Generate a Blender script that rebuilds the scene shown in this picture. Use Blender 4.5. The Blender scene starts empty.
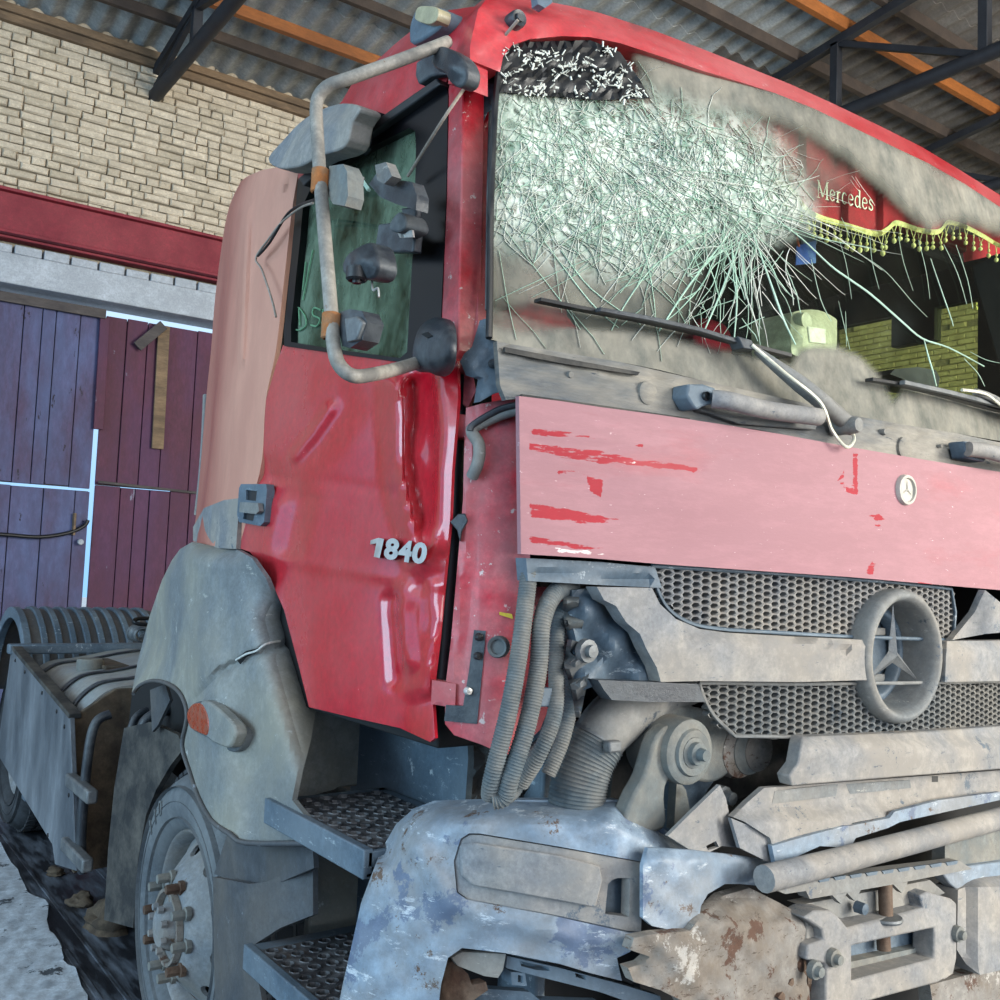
import bpy, bmesh, math, random
import numpy as np
from mathutils import Vector, Matrix
from mathutils.geometry import delaunay_2d_cdt
random.seed(7); rng = np.random.default_rng(7)
scene = bpy.context.scene
COL = scene.collection

# ------------------------------------------------------------------ camera, world, light, exposure
FOC = 1000.0
CAM = np.array([-0.96, -1.35, 1.52])
def _n(v):
    v = np.array(v, float); return v/np.linalg.norm(v)
_X = _n([1400, 130, FOC]); _Y = _n([-714, 45, FOC]); _Y = _n(_Y-_X*(_X@_Y)); _Z = np.cross(_X, _Y)
RW = np.stack([_X, _Y, _Z], 1)            # world -> camera (right, down, forward)
cam_data = bpy.data.cameras.new('camera'); cam = bpy.data.objects.new('camera', cam_data); COL.objects.link(cam)
cam_data.sensor_width = 36; cam_data.lens = 36*FOC/1000; cam_data.clip_start = .02
_r, _d, _f = RW[0], RW[1], RW[2]
cam.matrix_world = Matrix(((_r[0], -_d[0], -_f[0], CAM[0]), (_r[1], -_d[1], -_f[1], CAM[1]),
                           (_r[2], -_d[2], -_f[2], CAM[2]), (0, 0, 0, 1)))
scene.camera = cam
scene.view_settings.view_transform = 'Standard'; scene.view_settings.look = 'None'
scene.view_settings.gamma = 1; scene.view_settings.use_curve_mapping = False
scene.view_settings.exposure = 0.62

world = bpy.data.worlds.new('sky'); scene.world = world; world.use_nodes = True
wn = world.node_tree.nodes; wl = world.node_tree.links
bg = wn['Background']; bg.inputs['Strength'].default_value = .85
tcw = wn.new('ShaderNodeTexCoord'); sepw = wn.new('ShaderNodeSeparateXYZ'); rmp = wn.new('ShaderNodeValToRGB')
wl.new(tcw.outputs['Generated'], sepw.inputs[0]); wl.new(sepw.outputs['Z'], rmp.inputs[0])
rmp.color_ramp.elements[0].position = 0.0; rmp.color_ramp.elements[0].color = (.28, .56, .94, 1)
rmp.color_ramp.elements[1].position = .5; rmp.color_ramp.elements[1].color = (.80, .90, 1.0, 1)
wl.new(rmp.outputs[0], bg.inputs['Color'])

def area(name, loc, target, sx, sy, power, col):
    l = bpy.data.lights.new(name, 'AREA'); l.shape = 'RECTANGLE'; l.size = sx; l.size_y = sy; l.energy = power; l.color = col
    o = bpy.data.objects.new(name, l); COL.objects.link(o); o.location = loc
    o.rotation_euler = (Vector(target)-Vector(loc)).to_track_quat('-Z', 'Y').to_euler(); return o
# daylight through the big open gates: in front of the truck and down its right-hand side
area('daylight_front_gate', (1.5, -9.0, 3.6), (1.5, 0, 1.8), 9, 5.5, 470, (1.0, .96, .91))
area('daylight_side_gate', (-9.0, 1.5, 2.6), (0, 2.0, 1.4), 6, 4.5, 420, (.52, .80, 1.0))
area('right_wall_fill', (6.0, -7.0, 3.4), (12.6, 6.5, 4.0), 5, 4.5, 1500, (1.0, .96, .86))  # added fill with no seen opening, brightens the right-hand brick wall

# ------------------------------------------------------------------ helpers: measured points
XC = 1.08                                  # middle of the cab
def rays(px, py):
    v = np.stack([np.asarray(px, float)-500, np.asarray(py, float)-500, np.full(np.shape(px), FOC)], -1)
    return v @ RW
def lean(z): return np.maximum(z-1.84, 0)*.24
def front_y(x, z): return .13*((x-XC)/XC)**2-.10+lean(z)
def S_front(px, py, off=0.):
    d = rays(px, py); y = np.zeros(np.shape(px))+.02
    for _ in range(14):
        t = (y+off-CAM[1])/d[..., 1]; p = CAM+d*t[..., None]; y = front_y(np.clip(p[..., 0], -.3, 2.5), p[..., 2])
    return p
def S_door(px, py, off=0.):
    d = rays(px, py); x = np.zeros(np.shape(px))
    for _ in range(10):
        t = (x+off-CAM[0])/d[..., 0]; p = CAM+d*t[..., None]; x = np.maximum(p[..., 2]-1.9, 0)*.05
    return p
def S_corner(px, py, off=0.):              # the slanted corner between door and front
    d = rays(px, py); n = np.array([.14, .10, 0]); ln = np.zeros(np.shape(px))
    for _ in range(10):
        c = .017+off*.172+ln
        t = (c-CAM@n)/(d@n); p = CAM+d*t[..., None]; ln = lean(p[..., 2])*.10+np.maximum(p[..., 2]-1.9, 0)*.012
    return p
def S_y(y0):
    def f(px, py, off=0.):
        d = rays(px, py); t = (y0+off-CAM[1])/d[..., 1]; return CAM+d*t[..., None]
    return f
def S_x(x0):
    def f(px, py, off=0.):
        d = rays(px, py); t = (x0+off-CAM[0])/d[..., 0]; return CAM+d*t[..., None]
    return f
def S_z(z0):
    def f(px, py, off=0.):
        d = rays(px, py); t = (z0+off-CAM[2])/d[..., 2]; return CAM+d*t[..., None]
    return f
def S_bumper(px, py, off=0.):              # bumper: flat front that rounds back along the side, flaring downwards
    d = rays(px, py); z = np.zeros(np.shape(px))+.9
    for _ in range(10):
        a = .46+np.clip(1.12-z, 0, .6)*.18; b = .52; cx = .40; cy = .40
        fl = np.clip(1.12-z, 0, .6)*.10
        ox, oy = (CAM[0]-cx)/a, (CAM[1]-cy)/(b+fl); dx, dy = d[..., 0]/a, d[..., 1]/(b+fl)
        A = dx*dx+dy*dy; B = ox*dx+oy*dy; Cc = ox*ox+oy*oy-1
        t = (-B-np.sqrt(np.maximum(B*B-A*Cc, 0)))/A
        p = CAM+d*t[..., None]
        yf = cy-(b+fl)+.02*np.clip((p[..., 0]-cx)/.7, -1, 0)
        tf = (yf-CAM[1])/d[..., 1]; pf = CAM+d*tf[..., None]
        use = pf[..., 0] > cx
        p = np.where(use[..., None], pf, p)
        z = p[..., 2]
    dd = d/np.linalg.norm(d, axis=-1)[..., None]
    return p+dd*np.asarray(off)[..., None]

def far_end(p):      # what runs out of the photograph's right edge runs on, level, to the far corner of the cab
    x, y = p
    fx = 1036+44*min(1, max(0, (y-300)/180)); return (x, y) if x < 1040 or fx < x else (fx, y+(630-y)/(1900-x)*(fx-x))
def pt(surf, px, py, off=0.):
    if surf in (S_front, S_bumper): px, py = far_end((px, py))
    return Vector(surf(np.array([px], float), np.array([py], float), off)[0])

# ------------------------------------------------------------------ helpers: objects
def finish(name, verts, faces, mat, parent=None, smooth=35, bevel=0., org=None, uniq=None):
    V = np.asarray(verts, float)
    if org is None:
        org = Vector(((V[:, 0].min()+V[:, 0].max())/2, (V[:, 1].min()+V[:, 1].max())/2, V[:, 2].min()))
    me = bpy.data.meshes.new(name)
    me.from_pydata([tuple(v) for v in V-np.array(org)], [], faces); me.update()
    me.materials.append(mat)
    if smooth:
        me.polygons.foreach_set('use_smooth', [True]*len(me.polygons)); me.set_sharp_from_angle(angle=math.radians(smooth))
    o = bpy.data.objects.new(name, me); COL.objects.link(o); o.location = org
    if parent is not None: attach(o, parent)
    if bevel:
        b = o.modifiers.new('bevel', 'BEVEL'); b.width = bevel; b.segments = 2; b.limit_method = 'ANGLE'; b.angle_limit = math.radians(40)
    return o
def wpos(o):
    p = Vector(o.location); 
    return p
def attach(o, parent):
    o.parent = parent; m = Matrix.Identity(4); q = parent
    m = Matrix.Translation(-wpos(parent)); o.matrix_parent_inverse = m
def thing(name, loc, label, cat, group=None):
    o = bpy.data.objects.new(name, None); COL.objects.link(o); o.location = loc; o.empty_display_size = .2
    return tag(o, label, cat, group)
def tag(o, label, cat, group=None):
    o['label'] = label; o['category'] = cat
    if group: o['group'] = group
    return o
def struct(o, label=None):
    o['kind'] = 'structure'
    if label: o['label'] = label
    return o
def group_empty(name, loc, parent=None):
    o = bpy.data.objects.new(name, None); COL.objects.link(o); o.location = loc; o.empty_display_size = .1
    if parent is not None: attach(o, parent)
    return o

def sm(pts, n=4, closed=True):
    P = [np.array(p, float) for p in pts]; L = len(P); out = []
    rngi = range(L) if closed else range(L-1)
    for i in rngi:
        p0, p1, p2, p3 = (P[(i-1) % L], P[i], P[(i+1) % L], P[(i+2) % L]) if closed else (P[max(i-1, 0)], P[i], P[i+1], P[min(i+2, L-1)])
        for k in range(n):
            t = k/n
            out.append(.5*((2*p1)+(-p0+p2)*t+(2*p0-5*p1+4*p2-p3)*t*t+(-p0+3*p1-3*p2+p3)*t**3))
    if not closed: out.append(P[-1])
    return [tuple(p) for p in out]
def inside(poly, X, Y):
    poly = np.asarray(poly, float); r = np.zeros(np.shape(X), bool); j = len(poly)-1
    for i in range(len(poly)):
        xi, yi = poly[i]; xj, yj = poly[j]
        c = ((yi > Y) != (yj > Y)) & (X < (xj-xi)*(Y-yi)/(yj-yi+1e-12)+xi); r ^= c; j = i
    return r
def pdist(poly, X, Y, closed=True):
    poly = np.asarray(poly, float); best = np.full(np.shape(X), 1e9)
    n = len(poly); rr = range(n) if closed else range(n-1)
    for i in rr:
        a = poly[i]; b = poly[(i+1) % n]; ab = b-a; L = ab@ab+1e-12
        t = np.clip(((X-a[0])*ab[0]+(Y-a[1])*ab[1])/L, 0, 1)
        best = np.minimum(best, np.hypot(X-a[0]-t*ab[0], Y-a[1]-t*ab[1]))
    return best
def densify(poly, step):
    out = []; n = len(poly)
    for i in range(n):
        a = np.array(poly[i], float); b = np.array(poly[(i+1) % n], float); k = max(1, int(np.hypot(*(b-a))/step))
        for j in range(k): out.append(tuple(a+(b-a)*j/k))
    return out
def tri2d(outline, holes, step):
    ol = densify(outline, step); loops = [ol]+[densify(h, step) for h in holes]
    pts = []; polys = []
    for lp in loops:
        s = len(pts); pts += lp; polys.append(list(range(s, len(pts))))
    A = np.array(outline, float); x0, y0 = A.min(0); x1, y1 = A.max(0)
    gx, gy = np.meshgrid(np.arange(x0+step*.5, x1, step), np.arange(y0+step*.5, y1, step)); gx = gx.ravel(); gy = gy.ravel()
    if len(gx):
        m = inside(outline, gx, gy) & (pdist(outline, gx, gy) > step*.45)
        for h in holes: m &= ~inside(h, gx, gy) & (pdist(h, gx, gy) > step*.45)
        pts += list(zip(gx[m], gy[m]))
    r = delaunay_2d_cdt([Vector(p) for p in pts], [(polys[k][i], polys[k][(i+1) % len(polys[k])]) for k in range(len(polys)) for i in range(len(polys[k]))], [], 0, 1e-4)
    V = np.array([tuple(v) for v in r[0]]); F = [tuple(f) for f in r[2] if len(f) == 3]
    if not F: return V, []
    c = np.array([V[list(f)].mean(0) for f in F]); k = inside(outline, c[:, 0], c[:, 1])
    for h in holes: k &= ~inside(h, c[:, 0], c[:, 1])
    F = [f for f, q in zip(F, k) if q]; used = sorted({i for f in F for i in f}); mp = {q: i for i, q in enumerate(used)}
    return V[used], [tuple(mp[i] for i in f) for f in F]
def plate(name, outline, surf, mat, parent, off=0., fn=None, thick=.006, tdir=(0, 1, 0), holes=(), step=12, smooth=35, bevel=0., smoothed=0, attrs=None):
    """A pressed panel: its outline measured on a known surface, given real thickness along tdir."""
    if smoothed: outline = sm(outline, smoothed)
    if surf in (S_front, S_bumper): outline = [far_end(p) for p in outline]
    V, F = tri2d(outline, holes, step)
    o_ = np.full(len(V), float(off))
    if fn is not None: o_ = o_+fn(V[:, 0], V[:, 1])
    P = surf(V[:, 0], V[:, 1], o_); td = np.array(tdir, float)
    # orient towards the viewer
    a, b, c = F[0]; nrm = np.cross(P[b]-P[a], P[c]-P[a])
    if nrm @ (CAM-P[a]) < 0: F = [(f[0], f[2], f[1]) for f in F]
    n = len(P); faces = list(F)
    if thick:
        edges = {}
        for f in F:
            for i in range(3):
                e = (f[i], f[(i+1) % 3]); edges[e] = 1
        for (i, j) in list(edges):
            if (j, i) not in edges: faces.append((j, i, i+n, j+n))
        faces += [(f[0]+n, f[2]+n, f[1]+n) for f in F]
        P = np.concatenate([P, P+td*thick])
    o = finish(name, P, faces, mat, parent, smooth, bevel)
    if attrs:
        for k, fun in attrs.items():
            a = o.data.attributes.new(k, 'FLOAT', 'POINT'); vals = fun(V[:, 0], V[:, 1])
            if thick: vals = np.concatenate([vals, vals])
            a.data.foreach_set('value', vals.astype(np.float32))
    return o
def tube_mesh(path, r, seg=10, cap=True, rf=None, verts=None, faces=None):
    V = [] if verts is None else verts; F = [] if faces is None else faces
    P = [Vector(p) for p in path]; n = len(P); up = Vector((.13, .21, .97)); base = len(V); prev = None
    for i, p in enumerate(P):
        t = (P[min(i+1, n-1)]-P[max(i-1, 0)]).normalized()
        if prev is None:
            u = t.orthogonal().normalized()
        else:
            u = (prev-t*prev.dot(t)); u = u.normalized() if u.length > 1e-6 else t.orthogonal().normalized()
        prev = u; w = t.cross(u); rr = (r if not callable(r) else r(i/(n-1)))
        for k in range(seg):
            a = 2*math.pi*k/seg; V.append(tuple(p+u*math.cos(a)*rr+w*math.sin(a)*rr))
    for i in range(n-1):
        for k in range(seg):
            a = base+i*seg+k; b = base+i*seg+(k+1) % seg
            F.append((a, b, b+seg, a+seg))
    if cap:
        F.append(tuple(base+k for k in range(seg))[::-1]); F.append(tuple(base+(n-1)*seg+k for k in range(seg)))
    return V, F
def curve3(pts, n=8):
    return [Vector(p) for p in sm([tuple(p) for p in pts], n, False)]
def tube(name, pts, r, mat, parent=None, seg=10, n=6, smooth=60, raw=False):
    path = [Vector(p) for p in pts] if raw else curve3(pts, n)
    V, F = tube_mesh(path, r, seg); return finish(name, V, F, mat, parent, smooth)
def resample(path, ds):
    P = [Vector(p) for p in path]; out = [P[0]]; acc = 0
    for a, b in zip(P, P[1:]):
        L = (b-a).length; s = ds-acc
        while s <= L: out.append(a+(b-a)*(s/L)); s += ds
        acc = L-(s-ds)
    return out
def hose(name, pts, r, mat, parent, pitch=.009, amp=.09, seg=14):
    path = resample(curve3(pts, 10), pitch/3)
    V, F = [], []; N = len(path); rad = r if callable(r) else (lambda t: r)
    cnt = [0]
    def rf(t): return rad(t)*(1+amp*(1 if int(round(t*(N-1))) % 3 == 0 else (-.5)))
    tube_mesh(path, rf, seg, True, None, V, F); return finish(name, V, F, mat, parent, 50)
def box_mesh(lo, hi, V=None, F=None, M=None):
    V = [] if V is None else V; F = [] if F is None else F; b = len(V)
    for z in (lo[2], hi[2]):
        for x, y in ((lo[0], lo[1]), (hi[0], lo[1]), (hi[0], hi[1]), (lo[0], hi[1])):
            p = Vector((x, y, z)); p = M @ p if M is not None else p; V.append(tuple(p))
    for f in ((0, 3, 2, 1), (4, 5, 6, 7), (0, 1, 5, 4), (1, 2, 6, 5), (2, 3, 7, 6), (3, 0, 4, 7)): F.append(tuple(b+i for i in f))
    return V, F
def box(name, lo, hi, mat, parent=None, bevel=.004, M=None, smooth=35):
    V, F = box_mesh(lo, hi, None, None, M); return finish(name, V, F, mat, parent, smooth, bevel)
def beam_mesh(a, b, w, h, V, F, roll=0.):
    a = Vector(a); b = Vector(b); t = (b-a).normalized(); s = t.cross(Vector((0, 0, 1)))
    s = s.normalized() if s.length > 1e-4 else Vector((1, 0, 0)); u = s.cross(t); k = len(V)
    for p in (a, b):
        for i, j in ((-1, -1), (1, -1), (1, 1), (-1, 1)): V.append(tuple(p+s*i*w/2+u*j*h/2))
    for f in ((0, 1, 2, 3), (7, 6, 5, 4), (0, 4, 5, 1), (1, 5, 6, 2), (2, 6, 7, 3), (3, 7, 4, 0)): F.append(tuple(k+i for i in f))
def beam(name, a, b, w, h, mat, parent=None, bevel=.004):
    V, F = [], []; beam_mesh(a, b, w, h, V, F); return finish(name, V, F, mat, parent, 35, bevel)
def lathe(name, prof, center, axis, mat, parent=None, seg=40, smooth=35, closed=False, bevel=0., arc=(0, 2*math.pi)):
    """prof: (radius, height along axis). axis 'x' 'y' 'z'."""
    V, F = [], []; full = abs(arc[1]-arc[0]-2*math.pi) < 1e-6; ns = seg if full else seg+1
    for (r, h) in prof:
        for k in range(ns):
            a = arc[0]+(arc[1]-arc[0])*k/seg; c, s = math.cos(a)*r, math.sin(a)*r
            V.append({'x': (h, c, s), 'y': (s, h, c), 'z': (c, s, h)}[axis])
    m = len(prof)
    for i in range(m-1 if not closed else m):
        for k in range(seg if full else seg):
            a = i*ns+k; b = i*ns+(k+1) % ns; c = ((i+1) % m)*ns+(k+1) % ns; d = ((i+1) % m)*ns+k
            F.append((a, b, c, d))
    V = np.array(V)+np.array(center); return finish(name, V, F, mat, parent, smooth, bevel)
def join_into(parts):   # list of (V,F)
    V, F = [], []
    for v, f in parts:
        b = len(V); V += list(v); F += [tuple(i+b for i in q) for q in f]
    return V, F
def copy_part(o, parent, loc):
    c = o.copy(); COL.objects.link(c); c.parent = parent; c.matrix_parent_inverse = Matrix.Translation(-wpos(parent)); c.location = loc; return c

# ------------------------------------------------------------------ materials
def hexc(h):
    h = h.lstrip('#'); c = [int(h[i:i+2], 16)/255 for i in (0, 2, 4)]
    return tuple((x/12.92 if x <= .04045 else ((x+.055)/1.055)**2.4) for x in c)+(1,)
def mat(name, base, dust=None, amt=.6, lo=.4, hi=.65, scale=5., stretch=(1, 1, 1), rough=.5, rdust=.85, metal=0., coat=0., bump=.15, bscale=60.,
        chips=None, clo=.66, cscale=14., var=.12, zdust=None, grime=.38, spec=.5, chips2=None, clo2=.63, cscale2=9., attrs=(), scuff=None, sclo=.64, sscale=16.):
    m = bpy.data.materials.new(name); m.use_nodes = True; nt = m.node_tree; N = nt.nodes; L = nt.links
    b = N['Principled BSDF']; geo = N.new('ShaderNodeNewGeometry')
    mp = N.new('ShaderNodeMapping'); mp.inputs['Scale'].default_value = stretch; L.new(geo.outputs['Position'], mp.inputs['Vector'])
    def noise(sc, det=8, ro=.62, vec=None):
        n = N.new('ShaderNodeTexNoise'); n.inputs['Scale'].default_value = sc; n.inputs['Detail'].default_value = det; n.inputs['Roughness'].default_value = ro
        L.new((vec or mp).outputs[0], n.inputs['Vector']); return n
    def ramp(src, a, c):
        r = N.new('ShaderNodeMapRange'); r.inputs[1].default_value = a; r.inputs[2].default_value = c; L.new(src, r.inputs[0]); return r.outputs[0]
    def mixc(fac, a, c):
        x = N.new('ShaderNodeMix'); x.data_type = 'RGBA'
        if isinstance(fac, float): x.inputs[0].default_value = fac
        else: L.new(fac, x.inputs[0])
        for i, v in ((6, a), (7, c)):
            if isinstance(v, tuple): x.inputs[i].default_value = v
            else: L.new(v, x.inputs[i])
        return x.outputs[2]
    def math_(op, a, c):
        x = N.new('ShaderNodeMath'); x.operation = op; x.use_clamp = True
        for i, v in ((0, a), (1, c)):
            if isinstance(v, (int, float)): x.inputs[i].default_value = v
            else: L.new(v, x.inputs[i])
        return x.outputs[0]
    base = hexc(base); nf = noise(bscale, 6, .7)
    dark = tuple(x*(1-var*2) for x in base[:3])+(1,); lite = tuple(min(1, x*(1+var*1.5)) for x in base[:3])+(1,)
    col = mixc(ramp(nf.outputs[0], .3, .7), dark, lite)
    b.inputs['Specular IOR Level'].default_value = spec
    rsrc = None
    if dust:
        n1 = noise(scale); f = math_('MULTIPLY', ramp(n1.outputs[0], lo, hi), amt)
        if zdust:      # settled dirt: heavier between two heights
            sx = N.new('ShaderNodeSeparateXYZ'); L.new(geo.outputs['Position'], sx.inputs[0])
            f = math_('ADD', f, math_('MULTIPLY', ramp(sx.outputs['XYZ'.index(zdust[3])], zdust[0], zdust[1]), zdust[2]))
        col = mixc(f, col, hexc(dust)); rr = N.new('ShaderNodeMapRange'); L.new(f, rr.inputs[0]); rr.inputs[3].default_value = rough; rr.inputs[4].default_value = rdust; rsrc = rr.outputs[0]
    if chips:
        n2 = noise(cscale, 10, .72); fc = ramp(n2.outputs[0], clo-.05, clo-.025); col = mixc(fc, col, hexc(chips))
    if chips2:
        n3 = noise(cscale2, 12, .78); col = mixc(ramp(n3.outputs[0], clo2-.05, clo2-.02), col, hexc(chips2))
    if scuff:      # thin bright scrapes
        mp3 = N.new('ShaderNodeMapping'); mp3.inputs['Scale'].default_value = (1, 1, 3.5); mp3.inputs['Rotation'].default_value = (0, .25, 0); L.new(geo.outputs['Position'], mp3.inputs[0]); n5 = noise(sscale, 12, .8, mp3)
        col = mixc(ramp(n5.outputs[0], sclo-.05, sclo-.01), col, hexc(scuff))
    for an, ac in attrs:      # scrapes kept as a per-point weight, broken up by noise
        at = N.new('ShaderNodeAttribute'); at.attribute_name = an
        mp2 = N.new('ShaderNodeMapping'); mp2.inputs['Scale'].default_value = (18, 18, 75); L.new(geo.outputs['Position'], mp2.inputs[0]); n4 = noise(1., 8, .7, mp2)
        s_ = N.new('ShaderNodeMath'); s_.operation = 'ADD'; L.new(at.outputs['Fac'], s_.inputs[0]); L.new(n4.outputs[0], s_.inputs[1])
        col = mixc(ramp(s_.outputs[0], 1.03, 1.08), col, hexc(ac))
    if grime:      # ingrained dirt and fine wear
        g1 = noise(scale*7+5, 14, .8); g2 = noise(scale*1.3+1.1, 6, .6)
        gf = math_('MULTIPLY', math_('ADD', ramp(g1.outputs[0], .62, .40), math_('MULTIPLY', ramp(g2.outputs[0], .60, .38), .6)), grime)
        mm = N.new('ShaderNodeMix'); mm.data_type = 'RGBA'; mm.blend_type = 'MULTIPLY'; L.new(gf, mm.inputs[0]); L.new(col, mm.inputs[6]); mm.inputs[7].default_value = (.30, .29, .29, 1); col = mm.outputs[2]
    L.new(col, b.inputs['Base Color'])
    if rsrc is not None: L.new(rsrc, b.inputs['Roughness'])
    else: b.inputs['Roughness'].default_value = rough
    b.inputs['Metallic'].default_value = metal; b.inputs['Coat Weight'].default_value = coat; b.inputs['Coat Roughness'].default_value = .12
    if bump:
        bp = N.new('ShaderNodeBump'); bp.inputs['Strength'].default_value = bump; bp.inputs['Distance'].default_value = .004
        L.new(nf.outputs[0], bp.inputs['Height']); L.new(bp.outputs[0], b.inputs['Normal'])
    return m
M = {}
M['red'] = mat('red_paint', '#c20d22', '#cf7f80', .55, .38, .72, 3.2, rough=.28, coat=.5, bump=.05, bscale=90, chips='#d9a3a0', clo=.70, cscale=30, rdust=.7, grime=.2)
M['door'] = mat('red_door_paint', '#c40c25', '#c98a88', .24, .42, .75, 2.2, rough=.22, coat=.7, bump=.03, bscale=60, chips='#e6b4b0', clo=.735, cscale=60, rdust=.6, zdust=(.75, 1.25, .30, 'Y'), grime=.14)
M['salmon'] = mat('dusty_salmon_paint', '#8f352f', '#cd937d', .45, .3, .6, 1.6, stretch=(1, 1, .35), rough=.45, bump=.05, rdust=.8, grime=.14, zdust=(1.60, 1.22, .60, 'Y'))
M['pink'] = mat('dusty_pink_flap', '#a03542', '#a4757b', 1., .12, .40, 3.2, stretch=(.6, .6, 2.4), rough=.4, rdust=.72, bump=.12, bscale=120, chips='#f0d3d3', clo=.71, cscale=80, grime=.2, attrs=(('scr', '#a11427'), ('scw', '#eadcd8')))
M['pillar'] = mat('scuffed_red_pillar', '#c4162c', '#c87f80', .7, .35, .62, 7., rough=.35, coat=.2, bump=.1, chips='#d9c3bd', clo=.66, cscale=40)
M['grey'] = mat('dusty_grey_plastic', '#757a7c', '#9a948a', .8, .35, .65, 4., rough=.6, bump=.15, bscale=120, chips2='#4d565e', clo2=.65, cscale2=7, scuff='#b5b2aa', sclo=.65, sscale=22, chips='#5e6a78', clo=.69, cscale=9)
M['greylite'] = mat('pale_dust_panel', '#83868a', '#a39c92', .9, .36, .60, 5., chips2='#5f6a74', clo2=.65, cscale2=6, scuff='#57616b', sclo=.65, sscale=22, rough=.65, bump=.1, bscale=140, chips='#76808a', clo=.71, cscale=12)
M['bumper'] = mat('flaking_bumper_paint', '#8497a9', '#98938c', .62, .44, .62, 3.4, rough=.45, bump=.3, bscale=45, chips='#67758c', clo=.61, cscale=6, chips2='#5f4a3a', clo2=.64, cscale2=11, scuff='#c3ccd4', sclo=.62, sscale=9)
M['rusty'] = mat('rust_flaked_paint', '#8f8b85', '#7d7266', .9, .4, .6, 9., rough=.7, bump=.5, bscale=30, chips='#5d4234', clo=.61, cscale=16, chips2='#b9b4ac', clo2=.63, cscale2=7, scuff='#5a4c42', sclo=.62, sscale=30)
M['rust'] = mat('rusty_steel', '#543b2c', '#857260', .6, .4, .6, 20., rough=.8, bump=.4)
M['orange_rust'] = mat('orange_rust_clamp', '#b5713a', '#8d7b62', .5, .45, .6, 40., rough=.8, bump=.3)
M['bluegrey'] = mat('blue_grey_plastic', '#566877', '#84919a', .6, .42, .66, 3., rough=.5, bump=.15, bscale=110, chips='#b4bdc2', clo=.68, cscale=8, scuff='#aab6bd', sclo=.64, sscale=14)
M['fender'] = mat('grey_fender_plastic', '#7e8486', '#aaa491', .8, .38, .66, 2.4, rough=.5, bump=.1, bscale=130, chips='#c6c8c4', clo=.70, cscale=10, scuff='#b9bab2', sclo=.66, sscale=10)
M['fenderdark'] = mat('dark_fender_plastic', '#4f5358', '#6b645c', .7, .38, .66, 4., rough=.55, bump=.2, bscale=90, chips='#8e949b', clo=.69, cscale=14)
M['black'] = mat('black_plastic', '#1c1e22', '#5a5a58', .35, .45, .75, 8., rough=.45, bump=.1)
M['gloss'] = mat('glossy_black_band', '#07070b', '#2a2a32', .25, .5, .8, 4., rough=.3, spec=.25, bump=.02, chips='#8a8a92', clo=.79, cscale=45)
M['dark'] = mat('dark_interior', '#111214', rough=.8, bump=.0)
M['darkgrey'] = mat('dark_grime', '#2b2c2d', '#6b665e', .7, .4, .66, 9., rough=.8, bump=.4)
M['rubber'] = mat('grey_rubber', '#565c60', '#8e9290', .65, .4, .66, 8., rough=.8, bump=.1)
M['hose'] = mat('dusty_hose', '#566268', '#8a867e', .7, .38, .64, 12., rough=.75, bump=.1)
M['castdust'] = mat('dusty_casting', '#6c7678', '#948d80', .8, .35, .62, 7., rough=.75, bump=.5, bscale=40)
M['mirrorarm'] = mat('worn_mirror_tube', '#a19c92', '#6c6b68', .8, .46, .62, 14., rough=.5, bump=.12, chips='#7d4f30', clo=.66, cscale=22)
M['darkplastic'] = mat('dark_blue_grey_plastic', '#33383f', '#7d8486', .45, .45, .7, 14., rough=.4, bump=.25, bscale=160)
M['badge'] = mat('dusty_badge', '#c4beb2', '#a9a398', .5, .45, .6, 40., rough=.6, bump=.05, grime=.15)
M['chrome'] = mat('dull_chrome', '#d0cec9', '#a9a49c', .4, .45, .65, 30., rough=.3, metal=.4, grime=.1, bump=.05)
M['steel'] = mat('worn_steel', '#6d7276', '#9a9a96', .5, .42, .66, 16., rough=.45, metal=.35, bump=.25)
M['tread'] = mat('muddy_tread_plate', '#45464a', '#8d8f92', .6, .42, .62, 26., rough=.4, metal=.3, bump=.4, bscale=90)
M['tyre'] = mat('dusty_tyre', '#5b6268', '#8b8f90', .7, .35, .7, 3., rough=.85, bump=.15)
M['tyredark'] = mat('dark_tyre', '#25282c', '#5f646a', .5, .4, .7, 5., rough=.85, bump=.2)
M['rim'] = mat('dusty_rim', '#878d92', '#918a80', .7, .35, .66, 8., rough=.6, bump=.2, chips='#7d6a58', clo=.66, cscale=14)
M['mud'] = mat('caked_mud', '#4a3f34', '#6d5e4c', .8, .4, .62, 12., rough=.95, bump=.9, bscale=25)
M['tank'] = mat('pale_tank_lid', '#9ba1a3', '#a59d90', .7, .4, .66, 5., rough=.45, bump=.1)
M['plate'] = mat('frosted_steel_plate', '#545b63', '#8b9096', .75, .42, .66, 3.2, stretch=(1, 1, .4), rough=.6, bump=.25, bscale=120)
M['cowl'] = mat('dusty_cowl', '#565d63', '#9d978b', .9, .38, .58, 4., stretch=(.6, .6, 3.), rough=.7, bump=.3, bscale=70, chips='#3f474f', clo=.65, cscale=7)
M['amber'] = mat('amber_lens', '#b4431c', '#8a6a55', .5, .45, .6, 50., rough=.25, coat=.5, bump=.3, bscale=150)
M['creamlens'] = mat('cream_lens', '#c2b894', '#8b8472', .5, .45, .7, 30., rough=.4)
M['curtain'] = mat('red_velvet', '#ad0f20', '#86081a', .7, .4, .66, 6., rough=.9, bump=.3, bscale=150)
M['seatred'] = mat('red_seat_cover', '#b01030', '#780a20', .7, .4, .66, 6., rough=.9, bump=.2)
M['trim'] = mat('yellow_braid', '#fff3a0', '#e0cc70', .7, .45, .6, 80., rough=.8, bump=.5, bscale=300)
M['cream'] = mat('cream_thread', '#fff4d8', rough=.7, bump=.0)
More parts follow.
